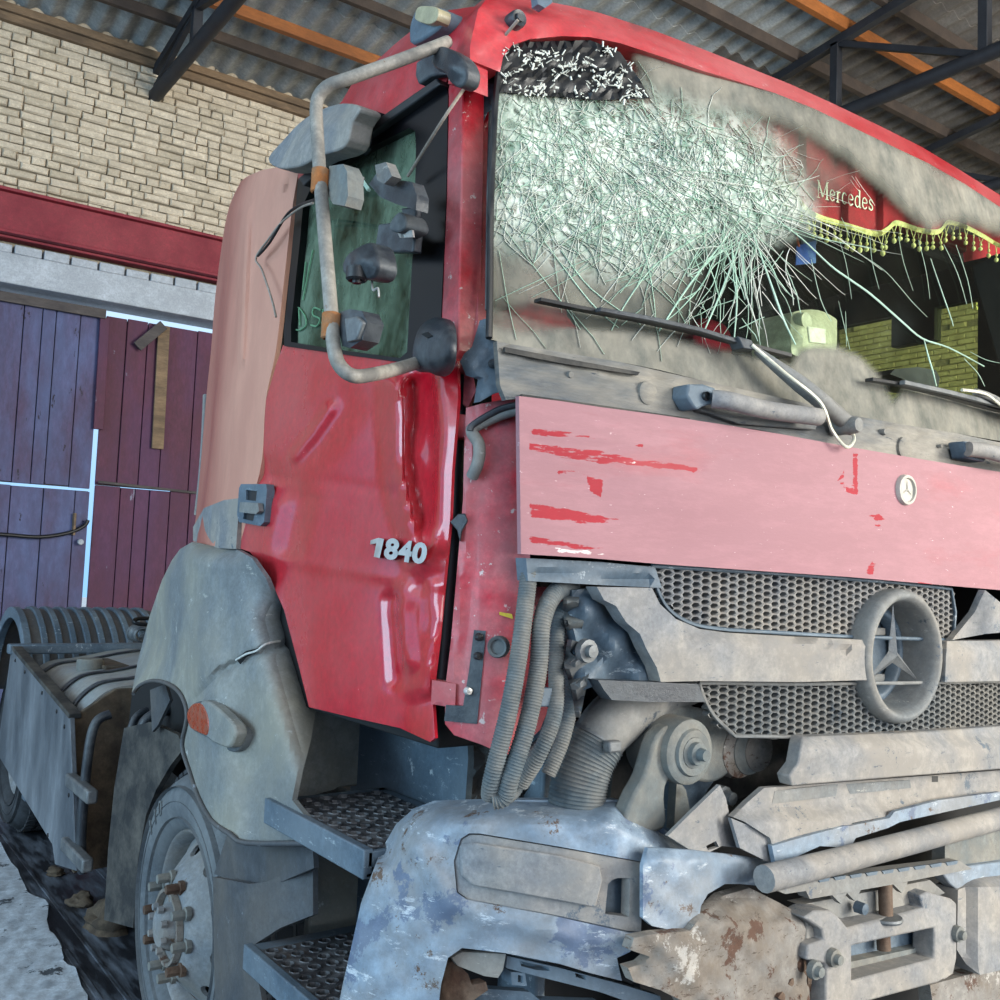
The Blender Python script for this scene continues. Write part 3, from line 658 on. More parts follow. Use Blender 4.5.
# window frame band, glass, handle, model number
band_out = [(298, 179), (330, 156), (370, 127), (410, 99), (436, 81), (446, 84), (448, 95), (446, 200), (441, 317), (434, 352), (407, 363), (340, 354), (284, 346), (284, 330), (290, 270), (295, 215)]
band_in = [(300, 240), (303, 205), (311, 188), (330, 172), (360, 153), (395, 135), (409, 128), (415, 131), (416, 150), (414, 230), (410, 300), (407, 352), (400, 358), (340, 350), (291, 342), (291, 325)]
wf = plate('window_frame', band_out, S_door, M['gloss'], T, -.006, None, .025, TX, holes=[band_in], step=10)
def glassmat(name, tint, rough, dustc, damt, lo, hi, sc, refl=.6, attr=False):
    m = bpy.data.materials.new(name); m.use_nodes = True; nt = m.node_tree; N = nt.nodes; L = nt.links; N.remove(N['Principled BSDF']); out = N['Material Output']
    tr = N.new('ShaderNodeBsdfTransparent'); tr.inputs[0].default_value = tint
    gl = N.new('ShaderNodeBsdfGlossy'); gl.inputs['Roughness'].default_value = rough
    fr = N.new('ShaderNodeFresnel'); fr.inputs[0].default_value = 1.45
    mu = N.new('ShaderNodeMath'); mu.operation = 'MULTIPLY'; mu.inputs[1].default_value = refl; L.new(fr.outputs[0], mu.inputs[0])
    m1 = N.new('ShaderNodeMixShader'); L.new(mu.outputs[0], m1.inputs[0]); L.new(tr.outputs[0], m1.inputs[1]); L.new(gl.outputs[0], m1.inputs[2])
    geo = N.new('ShaderNodeNewGeometry'); mp = N.new('ShaderNodeMapping'); mp.inputs['Scale'].default_value = (1.3, 1.3, .8); L.new(geo.outputs['Position'], mp.inputs[0])
    def nz(s, det=9):
        n = N.new('ShaderNodeTexNoise'); n.inputs['Scale'].default_value = s; n.inputs['Detail'].default_value = det; n.inputs['Roughness'].default_value = .7; L.new(mp.outputs[0], n.inputs['Vector']); return n.outputs[0]
    def mr(s, a, b, c, d):
        r = N.new('ShaderNodeMapRange'); L.new(s, r.inputs[0])
        for i, v in enumerate((a, b, c, d)): r.inputs[i+1].default_value = v
        return r.outputs[0]
    df = N.new('ShaderNodeBsdfDiffuse'); df.inputs[0].default_value = hexc(dustc)
    fac = mr(nz(sc), lo, hi, 0, damt)
    if attr:
        def at(nm):
            a = N.new('ShaderNodeAttribute'); a.attribute_name = nm; return a.outputs['Fac']
        def mul(a, b):
            x = N.new('ShaderNodeMath'); x.operation = 'MULTIPLY'; x.use_clamp = True; L.new(a, x.inputs[0]); L.new(b, x.inputs[1]); return x.outputs[0]
        fac = mul(at('dust'), mr(nz(7), .3, .62, .66, 1.06))
        rd = N.new('ShaderNodeValToRGB'); L.new(nz(11, 12), rd.inputs[0]); rd.color_ramp.elements[0].position = .36; rd.color_ramp.elements[0].color = hexc('#6b6c66'); rd.color_ramp.elements[1].position = .62; rd.color_ramp.elements[1].color = hexc('#918d82'); L.new(rd.outputs[0], df.inputs[0])
    m2 = N.new('ShaderNodeMixShader'); L.new(fac, m2.inputs[0]); L.new(m1.outputs[0], m2.inputs[1]); L.new(df.outputs[0], m2.inputs[2]); last = m2
    if attr:
        mk = N.new('ShaderNodeBsdfDiffuse'); rp = N.new('ShaderNodeValToRGB'); L.new(nz(16), rp.inputs[0])
        rp.color_ramp.elements[0].position = .35; rp.color_ramp.elements[0].color = hexc('#6f8f80'); rp.color_ramp.elements[1].position = .6; rp.color_ramp.elements[1].color = hexc('#e4ece2'); L.new(rp.outputs[0], mk.inputs[0])
        vo = N.new('ShaderNodeTexVoronoi'); vo.feature = 'DISTANCE_TO_EDGE'; vo.inputs['Scale'].default_value = 42
        vo2 = N.new('ShaderNodeTexVoronoi'); vo2.feature = 'DISTANCE_TO_EDGE'; vo2.inputs['Scale'].default_value = 17
        wv = N.new('ShaderNodeMix'); wv.data_type = 'VECTOR'; wv.inputs[0].default_value = .12; wn_ = N.new('ShaderNodeTexNoise'); wn_.inputs['Scale'].default_value = 9; L.new(geo.outputs['Position'], wn_.inputs['Vector'])
        L.new(geo.outputs['Position'], wv.inputs[4]); L.new(wn_.outputs['Color'], wv.inputs[5])
        for v_ in (vo, vo2): L.new(wv.outputs[1], v_.inputs['Vector'])
        mx = N.new('ShaderNodeMath'); mx.operation = 'MAXIMUM'; L.new(mr(vo.outputs['Distance'], .0, .16, 1.0, .0), mx.inputs[0]); L.new(mr(vo2.outputs['Distance'], .0, .10, 1.0, .0), mx.inputs[1])
        ad = N.new('ShaderNodeMath'); ad.operation = 'ADD'; ad.use_clamp = True; L.new(mx.outputs[0], ad.inputs[0]); L.new(mr(nz(70, 12), .40, .62, .05, .80), ad.inputs[1])
        f2 = mul(at('milk'), ad.outputs[0])
        m3 = N.new('ShaderNodeMixShader'); L.new(f2, m3.inputs[0]); L.new(last.outputs[0], m3.inputs[1]); L.new(mk.outputs[0], m3.inputs[2]); last = m3
    L.new(last.outputs[0], out.inputs[0]); return m
M['sideglass'] = glassmat('green_side_glass', (.34, .46, .37, 1), .05, '#7d8f79', .85, .36, .70, 5., .55)
M['wsglass'] = glassmat('shattered_windshield_glass', (.92, .97, .93, 1), .08, '#8f8d84', 1., .3, .6, 6., .05, True)
plate('side_window', [(p[0]+(3 if p[0] > 360 else -3), p[1]+(3 if p[1] > 250 else -3)) for p in band_in], S_door, M['sideglass'], wf, .012, None, .004, TX, step=14)
M['greenglass'] = glassmat('tinted_far_glass', (.74, .78, .56, 1), .05, '#6f7a60', .15, .4, .7, 4., .3)
finish('far_window', *box_mesh((2.135, .35, 1.9), (2.14, .90, 2.47)), M['greenglass'], fd, 0)
# chalk-like marks on the side glass
for k, pl in enumerate(([(313, 250), (309, 270), (303, 300)], [(306, 262), (303, 290)], [(293, 305), (291, 318), (294, 328), (300, 330), (306, 325), (305, 316), (299, 308), (294, 307)], [(299, 309), (300, 326)],
        [(321, 310), (314, 308), (313, 315), (320, 319), (317, 326), (311, 325)], [(330, 309), (323, 310), (325, 316), (331, 321), (327, 327), (322, 323), (326, 316), (330, 309)])):
    tube('chalk_mark', [pt(S_door, a, b, .008) for a, b in pl], .0022, M['chalk'], wf, 5, 4)
hd = plate('door_handle', [(241, 484), (266, 484), (267, 490), (264, 522), (260, 526), (239, 522), (237, 515), (239, 488)], S_door, M['bluegrey'], door, -.016, None, .02, TX,
      holes=[[(246, 490), (257, 491), (256, 501), (246, 500)], [(244, 513), (255, 514), (253, 521), (243, 519)]], step=5, bevel=.002)
plate('handle_grip', [(240, 502), (258, 503), (259, 511), (256, 514), (239, 512)], S_door, M['grey'], hd, -.030, None, .012, TX, step=5, bevel=.003)
plate('handle_recess', [(244, 487), (260, 488), (258, 523), (242, 521)], S_door, M['black'], hd, -.010, None, .005, TX, step=8)
# digits
def text_mesh(s, off):
    c = bpy.data.curves.new('digit', 'FONT'); c.body = s; c.size = 1; c.extrude = .06; c.offset = off; c.shear = .18; c.resolution_u = 4
    o = bpy.data.objects.new('digit', c); COL.objects.link(o); dg = bpy.context.evaluated_depsgraph_get(); dg.update()
    me = bpy.data.meshes.new_from_object(o.evaluated_get(dg)); V = [tuple(v.co) for v in me.vertices]; F = [tuple(p.vertices) for p in me.polygons]
    bpy.data.objects.remove(o); bpy.data.curves.remove(c); bpy.data.meshes.remove(me); return V, F
for ch, (ax, ay), (bx, by), h in (('1', (370, 556), (384, 559), 20), ('8', (384, 559), (399, 561), 22), ('4', (398, 561), (412, 563), 22), ('0', (412, 563), (427, 565), 22)):
    V, F = text_mesh(ch, .045)
    if ch == '1':
        q1 = [(.42, 0), (.74, 0), (.98, 1), (.68, 1), (.26, .80), (.22, .58), (.56, .70)]; V = [(a, b, c) for c in (-.06, .06) for a, b in q1]
        F = [(6, 5, 4), (6, 4, 3), (6, 3, 2), (0, 6, 2), (0, 2, 1), (11, 12, 13), (10, 11, 13), (9, 10, 13), (9, 13, 7), (8, 9, 7)]+[(i, (i+1) % 7, (i+1) % 7+7, i+7) for i in range(7)]
    A = np.array(V); lo, hi = A.min(0), A.max(0)
    u = (A[:, 0]-lo[0])/(hi[0]-lo[0]); v = (A[:, 1]-lo[1])/(hi[1]-lo[1]); w = (A[:, 2]-lo[2])/(hi[2]-lo[2])
    PX = ax+(bx-ax)*u; PY = ay+(by-ay)*u-h*v; off = -.004-.016*w
    P = S_door(PX, PY, off+door_fn(PX*0+(ax+bx)/2, PY*0+ay-h/2)); d = finish('digit', P, F, M['chrome'], door, 30); 
for v_ in ([(448, 89), (455, 55), (461, 58), (463, 80), (462, 160), (460, 250), (458, 350), (450, 372), (441, 372), (434, 352), (441, 317), (446, 200)],):
    plate('door_pillar', v_, S_door, M['pillar'], T, -.004, None, .05, TX, step=10, bevel=.003)

# ---- A pillar, corner panel, gap
plate('pillar_gap', [(464, 70), (470, 70), (469, 160), (467, 250), (465, 350), (462, 410), (457, 410), (460, 340), (463, 250), (465, 160)], S_corner, M['black'], T, .012, None, .01, (.6, .8, 0), step=8)
plate('a_pillar', [(469, 60), (480, 22), (505, 18), (520, 30), (504, 44), (499, 60), (496, 100), (491, 200), (489, 320), (478, 340), (470, 360), (476, 390), (468, 408), (463, 404), (465, 360), (468, 250), (470, 160)], S_corner, M['pillar'], T, -.0, lambda x, y: -.012*bump_([(478, 60), (478, 390)], x, y, 12)+.012*bump_([(489, 130), (489, 330)], x, y, 9), .04, (.6, .8, 0), step=6)
plate('corner_panel', [(466, 408), (480, 404), (522, 396), (530, 420), (530, 590), (520, 660), (508, 720), (498, 752), (480, 744), (468, 740), (454, 735), (445, 724), (445, 690), (451, 640), (457, 570), (463, 500), (464, 450)], S_corner, M['pillar'], T, .0,
      lambda x, y: -.020*np.sin(np.clip((x-440)/85, 0, 1)*math.pi)-.008*bump_([(470, 440), (462, 560), (452, 680)], x, y, 10), .03, (.6, .8, 0), step=6)
tube('door_seal', [pt(S_corner, 462, 395, .03), pt(S_corner, 455, 460, .03), pt(S_corner, 452, 540, .03), pt(S_corner, 446, 610, .03), pt(S_corner, 440, 690, .03)], .018, M['black'], T, 8)
box('door_sill', (.03, .2, 1.2), (.12, 1.3, 1.95), M['dark'], T)
plate('corner_return', [(522, 586), (566, 588), (562, 640), (556, 690), (540, 730), (512, 756), (500, 750), (520, 660)], S_front, M['pillar'], T, .07, None, .02, TY, step=8)
# details on the corner panel
br = plate('corner_bracket', [(474, 630), (486, 631), (482, 675), (477, 724), (444, 721), (446, 705), (463, 706), (469, 670)], S_corner, M['darkplastic'], T, -.022, None, .006, (.6, .8, 0), step=8, bevel=.001)
for x, y in ((479, 637), (478, 656), (468, 691)):
    p = pt(S_corner, x, y, -.026); lathe('bolt', [(0, -.006), (.006, -.005), (.007, 0), (.007, .004)], p, 'y', M['chrome' if y > 680 else 'black'], br, 10)
p = pt(S_corner, 499, 647, -.030); gr = lathe('grommet', [(0, .002), (.012, .002), (.013, -.003), (.017, -.006), (.019, -.002), (.019, .01)], p, 'y', M['rubber'], T, 24)
gr.rotation_euler = (0, 0, math.radians(-54))
plate('hinge_plate', [(432, 680), (456, 684), (455, 708), (431, 704)], S_corner, M['pillar'], T, -.018, None, .03, (.6, .8, 0), step=8, bevel=.003)
plate('hinge_plate', [(452, 413), (470, 415), (470, 438), (452, 438)], S_corner, M['pillar'], T, -.014, None, .03, (.6, .8, 0), step=8, bevel=.003)
plate('clip_stub', [(450, 522), (458, 514), (465, 513), (468, 521), (462, 531), (460, 542), (457, 530)], S_corner, M['darkplastic'], T, -.03, None, .02, (.6, .8, 0), step=5, bevel=.003)
tube('trim_hook', [pt(S_corner, 520, 409, -.03), pt(S_corner, 500, 415, -.03), pt(S_corner, 476, 426, -.035), pt(S_corner, 472, 432, -.04), pt(S_corner, 479, 445, -.04), pt(S_corner, 478, 462, -.04), pt(S_corner, 472, 477, -.03)], .011, M['grey'], T, 8)
tube('trim_hook_lip', [pt(S_corner, 520, 404, -.042), pt(S_corner, 498, 410, -.042), pt(S_corner, 474, 424, -.047), pt(S_corner, 470, 431, -.05)], .006, M['darkplastic'], T, 6)
plate('yellow_tag', [(500, 612), (512, 614), (513, 619), (507, 617), (500, 615)], S_corner, M['yellow'], T, -.02, None, .002, TY, step=6)
# pillar lower bracket
plate('pillar_bracket', [(486, 318), (492, 336), (504, 352), (509, 365), (506, 390), (494, 394), (480, 402), (482, 388), (484, 378), (472, 374), (466, 360), (470, 352), (478, 345)], S_corner, M['bluegrey'], T, -.055, lambda x, y: .004*np.sin(x*.35)*np.cos(y*.25), .02, TY, step=5, bevel=.003)
p = pt(S_corner, 495, 363, -.066); lathe('bolt', [(0, -.008), (.007, -.006), (.008, 0), (.008, .01)], p, 'y', M['darkplastic'], T, 10)
plate('pillar_deflector', [(482, 62), (492, 60), (496, 66), (495, 92), (494, 108), (488, 112), (482, 126), (476, 128), (473, 122), (476, 112), (475, 92), (478, 75)], S_corner, M['bluegrey'], T, -.03, lambda x, y: .006*np.sin(y*.2), .02, TY, step=5, bevel=.003)
p = pt(S_corner, 480, 95, -.04); lathe('bolt', [(0, -.008), (.006, -.006), (.007, 0), (.007, .01)], p, 'y', M['steel'], T, 10)
tube('pillar_wear_strip', [pt(S_corner, 492, 80, -.025), pt(S_corner, 490, 130, -.02), pt(S_corner, 488, 220, -.02), pt(S_corner, 487, 310, -.02)], .004, M['rubber'], T, 6)

# ---- header over the windshield, roof edge, side of the roof
gt = [(500, 72), (503, 57), (512, 45), (530, 39), (562, 36), (590, 37), (620, 43), (660, 56), (700, 70), (740, 82), (775, 93), (815, 109), (850, 126), (890, 145), (928, 163), (965, 184), (1000, 207), (1040, 234)]
rl = [(470, 60), (470, 46), (478, 10), (490, -6), (545, 1), (575, 7), (600, 13), (650, 29), (700, 48), (745, 66), (790, 84), (832, 103), (880, 126), (922, 147), (960, 170), (1000, 195), (1045, 224)]
hdr = plate('header_panel', rl+gt[::-1], S_front, M['red'], T, -.015, lambda x, y: .07*np.clip(1-pdist(rl[3:], x, y, False)/26, 0, 1)**2+.004*np.sin(x*.16)*np.cos(y*.21)*(x < 620), .05, TY, step=7)
plate('roof_side', [(298, 180), (300, 150), (342, 101), (352, 84), (362, 74), (395, 44), (428, 17), (450, 10), (478, 6), (474, 40), (470, 58), (460, 54), (446, 82), (436, 80), (370, 126)], S_door, M['red'], T, -.002, lambda x, y: .05*np.clip(1-pdist([(342, 100), (362, 73), (428, 16), (478, 4)], x, y, False)/26, 0, 1)**2, .05, TX, step=7)
plate('door_top_rail', [(448, 84), (452, 60), (462, 54), (470, 64), (470, 90), (462, 84), (456, 84)], S_door, M['pillar'], T, -.02, None, .04, TX, step=6)
hb = lathe('header_plug', [(0, -.010), (.008, -.010), (.009, -.004), (.016, -.006), (.018, 0), (.018, .02)], pt(S_front, 518, 19, -.03), 'y', M['darkplastic'], T, 16)
plate('header_bracket', [(537, -6), (553, -6), (552, 3), (545, 8), (538, 4)], S_front, M['bluegrey'], T, -.03, None, .02, TY, step=6)
lathe('header_stud', [(0, -.02), (.008, -.016), (.010, 0), (.010, .01)], pt(S_corner, 471, 24, -.03), 'y', M['chrome'], T, 10)
tube('slack_cord', [pt(S_front, 518, 20, -.05), pt(S_corner, 487, 58, -.06), pt(S_door, 448, 112, -.05), pt(S_door, 408, 176, -.03)], .0035, M['wire'], T, 6, 8)

# ---- windshield
gb = [(1040, 452), (1000, 441), (960, 434), (900, 424), (850, 415), (800, 402), (750, 391), (700, 380), (660, 370), (620, 362), (560, 352), (510, 344), (489, 339), (490, 290), (491, 200), (496, 110)]
ws_out = gt+gb
topcurve = [(640, 58), (655, 92), (700, 110), (740, 112), (770, 116), (805, 129), (850, 156), (886, 186), (905, 204), (930, 226), (950, 219), (975, 221), (1000, 229), (1050, 250)]
top_poly = topcurve+[(1050, 235), (1000, 200), (850, 120), (700, 62)]
bot_poly = [(485, 305), (520, 316), (560, 326), (600, 330), (640, 330), (700, 345), (750, 356), (793, 366), (800, 352), (815, 347), (838, 348), (858, 357), (874, 372), (885, 386), (893, 404), (903, 391), (930, 391), (1000, 406), (1050, 415), (1050, 470), (480, 400)]
def soft(poly, x, y, w): d = pdist(poly, x, y); return np.clip(.5+np.where(inside(poly, x, y), d, -d)/w, 0, 1)
left_poly = [(490, 150), (560, 230), (640, 250), (690, 275), (672, 330), (560, 320), (486, 300)]
milk_poly = [(496, 88), (520, 85), (560, 92), (600, 98), (640, 96), (664, 108), (700, 118), (740, 128), (768, 150), (792, 190), (800, 214), (760, 232), (720, 236), (690, 250), (660, 268), (620, 268), (570, 262), (530, 246), (494, 232)]
flake_poly = [(500, 50), (520, 42), (590, 40), (620, 52), (640, 80), (650, 98), (600, 100), (500, 92)]
def a_dust(x, y):
    d = .92*soft(top_poly, x, y, 16)
    d = np.maximum(d, .97*soft(bot_poly, x, y, 7)); d = np.maximum(d, .62*soft(left_poly, x, y, 40))
    d = np.maximum(d, .25*soft([(690, 110), (800, 130), (850, 180), (800, 215), (740, 170)], x, y, 30))
    dark = soft([(486, 302), (530, 308), (580, 322), (560, 330), (520, 334), (487, 325)], x, y, 10)
    return np.clip(np.maximum(d*(1-.6*dark), .006), 0, 1)
def a_milk(x, y):
    m = .80*soft(milk_poly, x, y, 50); return np.clip(m*(1-soft(flake_poly, x, y, 12)), 0, 1)
ws = plate('windshield', ws_out, S_front, M['wsglass'], T, .0, lambda x, y: .02*bump_([(560, 110), (600, 130), (620, 150)], x, y, 70), .005, TY, step=4, attrs={'dust': a_dust, 'milk': a_milk})
plate('torn_interlayer', flake_poly, S_front, M['black'], ws, .0, lambda x, y: -.008+.006*np.sin(x*.4)*np.sin(y*.5)+.02*bump_([(560, 110), (600, 130), (620, 150)], x, y, 70), .002, TY, step=5)
def ribbon(lines, off, wmul=1.):
    V, F = [], []
    A = []; W = []
    for ln, w in lines:
        n = len(ln); b = len(A)
        for i, (x, y) in enumerate(ln):
            x0, y0 = ln[max(i-1, 0)]; x1, y1 = ln[min(i+1, n-1)]; L = math.hypot(x1-x0, y1-y0)+1e-6; nx, ny = -(y1-y0)/L, (x1-x0)/L; ww = w*wmul*(.55+.45*math.sin(math.pi*(i+.7)/(n+.4)))
            A += [(x+nx*ww, y+ny*ww, off-.0015), (x, y, off-.0032), (x-nx*ww, y-ny*ww, off-.0015)]
        for i in range(n-1):
            for k in (0, 1): a = b+i*3+k; F.append((a, a+1, a+4, a+3))
    A = np.array(A); ok = A
    P = S_front(A[:, 0], A[:, 1], A[:, 2]+.02*bump_([(560, 110), (600, 130), (620, 150)], A[:, 0], A[:, 1], 70)); return P, F
ws_in = np.array(gt+gb)
def clipl(ln):
    X = np.array([p[0] for p in ln]); Y = np.array([p[1] for p in ln]); ok = inside(ws_in, X, Y)
    out = []
    for p, k in zip(ln, ok):
        if not k: break
        out.append(p)
    return out if len(out) > 1 else None
R = random.Random(11)
def walk(x, y, a, L, step=7, jit=.22, curl=0.):
    ln = [(x, y)]; n = max(2, int(L/step))
    for i in range(n):
        a += R.gauss(0, jit)+curl; x += math.cos(a)*step; y += math.sin(a)*step; ln.append((x, y))
    return ln
white, green = [], []
def add(ln, w, pg=.35):
    ln = clipl(ln)
    if ln: (green if R.random() < pg else white).append((ln, w))
foci = [(600, 150), (640, 165), (560, 120), (690, 190), (735, 205)]
net = []
while len(net) < 1500:     # shatter net: points crowd around the blows, cracks join neighbours
    fx, fy = R.choice(foci); x = R.gauss(fx, 72); y = R.gauss(fy, 58)
    if y < 92 and x < 660 or y < 100+(x-650)*.40 and x > 650: continue
    if inside(ws_in, np.array([x]), np.array([y]))[0] and soft(milk_poly, np.array([x]), np.array([y]), 70)[0] > R.random()*.9: net.append((x, y))
dl = delaunay_2d_cdt([Vector(p) for p in net], [], [], 0, 1e-3)
for e0, e1 in dl[1]:
    p, q = dl[0][e0], dl[0][e1]; L_ = (p-q).length
    if L_ > 34 or R.random() < .38 or (p.x > 806 and p.y < 218): continue
    mid = (p+q)/2+Vector((R.gauss(0, .10*L_), R.gauss(0, .10*L_))); add([tuple(p), tuple(mid), tuple(q)], R.uniform(.22, .75))
for k in range(110):
    a = R.uniform(.15, 3.0); r0 = R.uniform(20, 70); fx, fy = R.choice(foci)
    x, y = fx+math.cos(a)*r0, fy+math.sin(a)*r0*.7
    add(walk(x, y, a+R.gauss(0, .18), R.uniform(40, 130), 9, .05, R.uniform(-.02, .02)), R.uniform(.3, .9))
for k in range(150):
    x = R.uniform(500, 790); y = R.uniform(90, 250)
    if y < 110+(x-650)*.33 and x > 640: continue
    a = math.atan2(y-150, x-620)+1.57*R.choice((1, -1)); add(walk(x, y, a, R.uniform(20, 70), 6, .2, .03), R.uniform(.25, .6))
for k in range(28):     # the fan of heavy cracks under the blow
    x = R.gauss(735, 16); y = R.gauss(232, 12); a = R.uniform(.75, 2.75)
    add(walk(x, y, a, R.uniform(50, 115), 9, .13), R.uniform(.4, 1.1), .6)
for k in range(60):
    x = R.uniform(640, 790); y = R.uniform(240, 320); a = R.choice((1.1, 1.4, 2.2, 2.5))+R.gauss(0, .2); add(walk(x, y, a, R.uniform(20, 60), 7, .12), R.uniform(.3, .9), .6)
for k in range(24):
    x = R.uniform(495, 660); y = R.uniform(200, 310); a = R.choice((.7, 1.3, 2.3, -.4))+R.gauss(0, .15); add(walk(x, y, a, R.uniform(40, 120), 10, .05), R.uniform(.25, .55), .5)
for k in range(60):     # scratches over the dusty top band and curtain
    x = R.uniform(640, 860); y = 85+(x-640)*.42+R.uniform(0, 60); add(walk(x, y, R.choice((.35, .9, -.3, 1.1)), R.uniform(10, 40), 7, .08), R.uniform(.2, .45), .2)
for ln, w in (([(768, 212), (800, 238), (830, 266), (850, 280), (872, 296), (900, 322), (922, 338), (950, 347), (985, 366)], 1.6), ([(925, 338), (928, 355), (932, 372), (937, 386)], 1.3),
        ([(838, 240), (846, 262), (850, 290), (852, 300)], .5), ([(862, 255), (885, 273), (912, 300), (928, 318)], .6), ([(870, 235), (872, 262), (878, 290)], .45), ([(898, 236), (905, 262), (912, 290)], .5),
        ([(918, 240), (926, 270), (930, 300)], .5), ([(930, 258), (940, 285), (950, 318), (953, 326)], 1.0), ([(945, 244), (958, 272), (966, 305)], .7), ([(955, 244), (968, 280), (974, 308)], .7),
        ([(838, 300), (846, 330), (850, 350)], .5), ([(812, 260), (822, 300), (830, 320)], .7), ([(846, 310), (846, 346)], .5), ([(965, 358), (978, 372), (984, 385)], .8), ([(1000, 362), (985, 361), (970, 352)], .6),
        ([(752, 235), (770, 285), (785, 320), (795, 345)], 1.7), ([(742, 235), (722, 290), (705, 330)], 1.6), ([(735, 228), (690, 285), (660, 330)], 1.5), ([(730, 240), (738, 290), (735, 345)], 1.4), ([(716, 228), (660, 262), (630, 300), (612, 330)], 1.2),
        ([(560, 250), (590, 290), (640, 325)], 1.0), ([(545, 240), (590, 300), (620, 328)], 1.0), ([(495, 300), (560, 270), (640, 240)], .7), ([(500, 225), (560, 300), (580, 330)], .7), ([(500, 250), (508, 300), (515, 340)], .6)):
    green.append((sm([(x+R.uniform(-1.5, 1.5), y+R.uniform(-1.5, 1.5)) for x, y in ln], 4, False), w))
M['crackw'] = mat('crack_white', '#eef3ea', rough=.5, bump=0, var=.02); M['crackg'] = mat('crack_green', '#bfe0cc', rough=.4, bump=0, var=.05)
for nm, ln, m in (('crack_web', white, 'crackw'), ('crack_web', green, 'crackg')):
    P, F = ribbon(ln, 0, .62); o = finish(nm, P, F, M[m], ws, 0); o['kind'] = 'stuff'
# crumbs of glass on the torn top corner
fl = []
for k in range(700):
    x = R.uniform(502, 645); y = R.uniform(46, 105)
    if not inside(flake_poly, np.array([x]), np.array([y]))[0]: continue
    s = R.uniform(1.5, 7); a = R.uniform(0, 6.28)
    if math.sin(x*.12+y*.21)+math.sin(y*.17-x*.05)+R.uniform(-.8, .8) < -.1: continue
    fl.append(([(x, y), (x+math.cos(a)*s, y+math.sin(a)*s)], R.uniform(.3, 1.5)))
P, F = ribbon(fl, -.014, .8); o = finish('glass_crumbs', P, F, M['crackw'], ws, 0); o['kind'] = 'stuff'
tube('windshield_seal', [pt(S_front, a, b, -.006) for a, b in [(489, 338), (490, 290), (491, 200), (495, 110), (499, 72), (503, 56), (513, 43), (528, 39)]], .0065, M['black'], ws, 6, 5)
pass #tube('windshield_seal', [pt(S_front, a, b+3, -.032) for a, b in gt[8:]], .005, M['rubber'], ws, 6, 5)
# ---- cowl under the glass
cowl_top = [(497, 341), (510, 344), (560, 352), (620, 362), (700, 380), (800, 402), (850, 415), (900, 424), (960, 434), (1045, 452)]
cowl_bot = [(1045, 482), (1000, 472), (860, 451), (760, 430), (660, 416), (600, 409), (522, 398), (506, 400), (500, 385)]
cw = plate('cowl', cowl_top+cowl_bot, S_front, M['cowl'], T, -.012, lambda x, y: .010*bump_([(505, 352), (560, 362), (640, 376), (720, 392), (820, 415), (1000, 452)], x, y, 5)-.006*bump_([(520, 372), (640, 392), (760, 412)], x, y, 10), .012, TY, step=7)
for q in ([(505, 347), (585, 362), (640, 372), (638, 375), (560, 363), (505, 352)], [(522, 394), (600, 405), (690, 418), (690, 422), (600, 410), (522, 399)]): plate('cowl_gap', q, S_front, M['darkgrey'], cw, -.02, None, .006, TY, step=10)
for x, y, r in ((648, 393, .022), (570, 375, .007), (905, 448, .024), (884, 432, .007), (940, 446, .004), (950, 448, .004)): lathe('cowl_plug', [(0, -.004), (r*.8, -.004), (r, -.001), (r, .01)], pt(S_front, x, y, -.016), 'y', M['cowl'], cw, 20)

# ---- wide front flap with its small round badge
fp_top = [(519, 396), (560, 401), (600, 407), (660, 415), (720, 424), (780, 434), (850, 447), (920, 459), (1000, 472), (1045, 479)]
fp_bot = [(1045, 595), (1000, 590), (930, 584), (850, 577), (760, 571), (660, 564), (590, 558), (521, 554)]
scr_polys = [[(527, 426), (560, 430), (612, 438), (612, 441), (570, 440), (530, 436)], [(525, 440), (560, 445), (600, 449), (640, 457), (700, 466), (697, 474), (650, 469), (600, 465), (560, 459), (528, 453)],
    [(555, 468), (592, 471), (588, 477), (556, 476)], [(526, 500), (570, 508), (632, 519), (600, 526), (530, 520)], [(526, 533), (575, 541), (620, 549), (575, 551), (530, 544)], [(852, 452), (858, 453), (858, 496), (853, 494)],
    [(836, 480), (850, 486), (860, 498), (847, 493)], [(838, 480), (846, 466), (843, 480)], [(866, 514), (879, 513), (886, 520), (877, 521), (884, 528), (870, 528), (876, 522)], [(866, 567), (872, 560), (877, 563), (873, 576), (866, 573)],
    [(905, 582), (936, 583), (930, 587), (910, 586)], [(642, 442), (646, 450), (632, 447)], [(585, 475), (604, 480), (602, 500), (590, 492)]]
scw_polys = [[(527, 449), (554, 451), (552, 457), (529, 457)], [(610, 460), (641, 460), (634, 466), (610, 466)], [(542, 543), (570, 547), (600, 552), (645, 559), (560, 555)], [(530, 434), (545, 436), (544, 439), (530, 438)]]
def a_scr(polys):
    def f(x, y):
        d = np.zeros(np.shape(x))
        for k, q in enumerate(polys): d = np.maximum(d, soft(q, x, y, 6)*(1.5 if k > 4 else 1))
        return np.minimum(d, 1.1)*.65
    return f
fpn = plate('front_flap', fp_top+fp_bot, S_front, M['pink'], T, -.040, lambda x, y: .002*bump_([(530, 440), (600, 448), (700, 466)], x, y, 9)+.0025*np.sin(x*.03)*np.sin(y*.06)-.002*bump_([(640, 470), (900, 545)], x, y, 40), .010, TY, step=3.2, attrs={'scr': a_scr(scr_polys), 'scw': a_scr(scw_polys)})
bp = pt(S_front, 905, 490, -.042)
bd = lathe('round_badge', [(0, -.004), (.024, -.004), (.0255, -.009), (.031, -.008), (.033, 0), (.033, .004)], bp, 'y', M['badge'], fpn, 30)
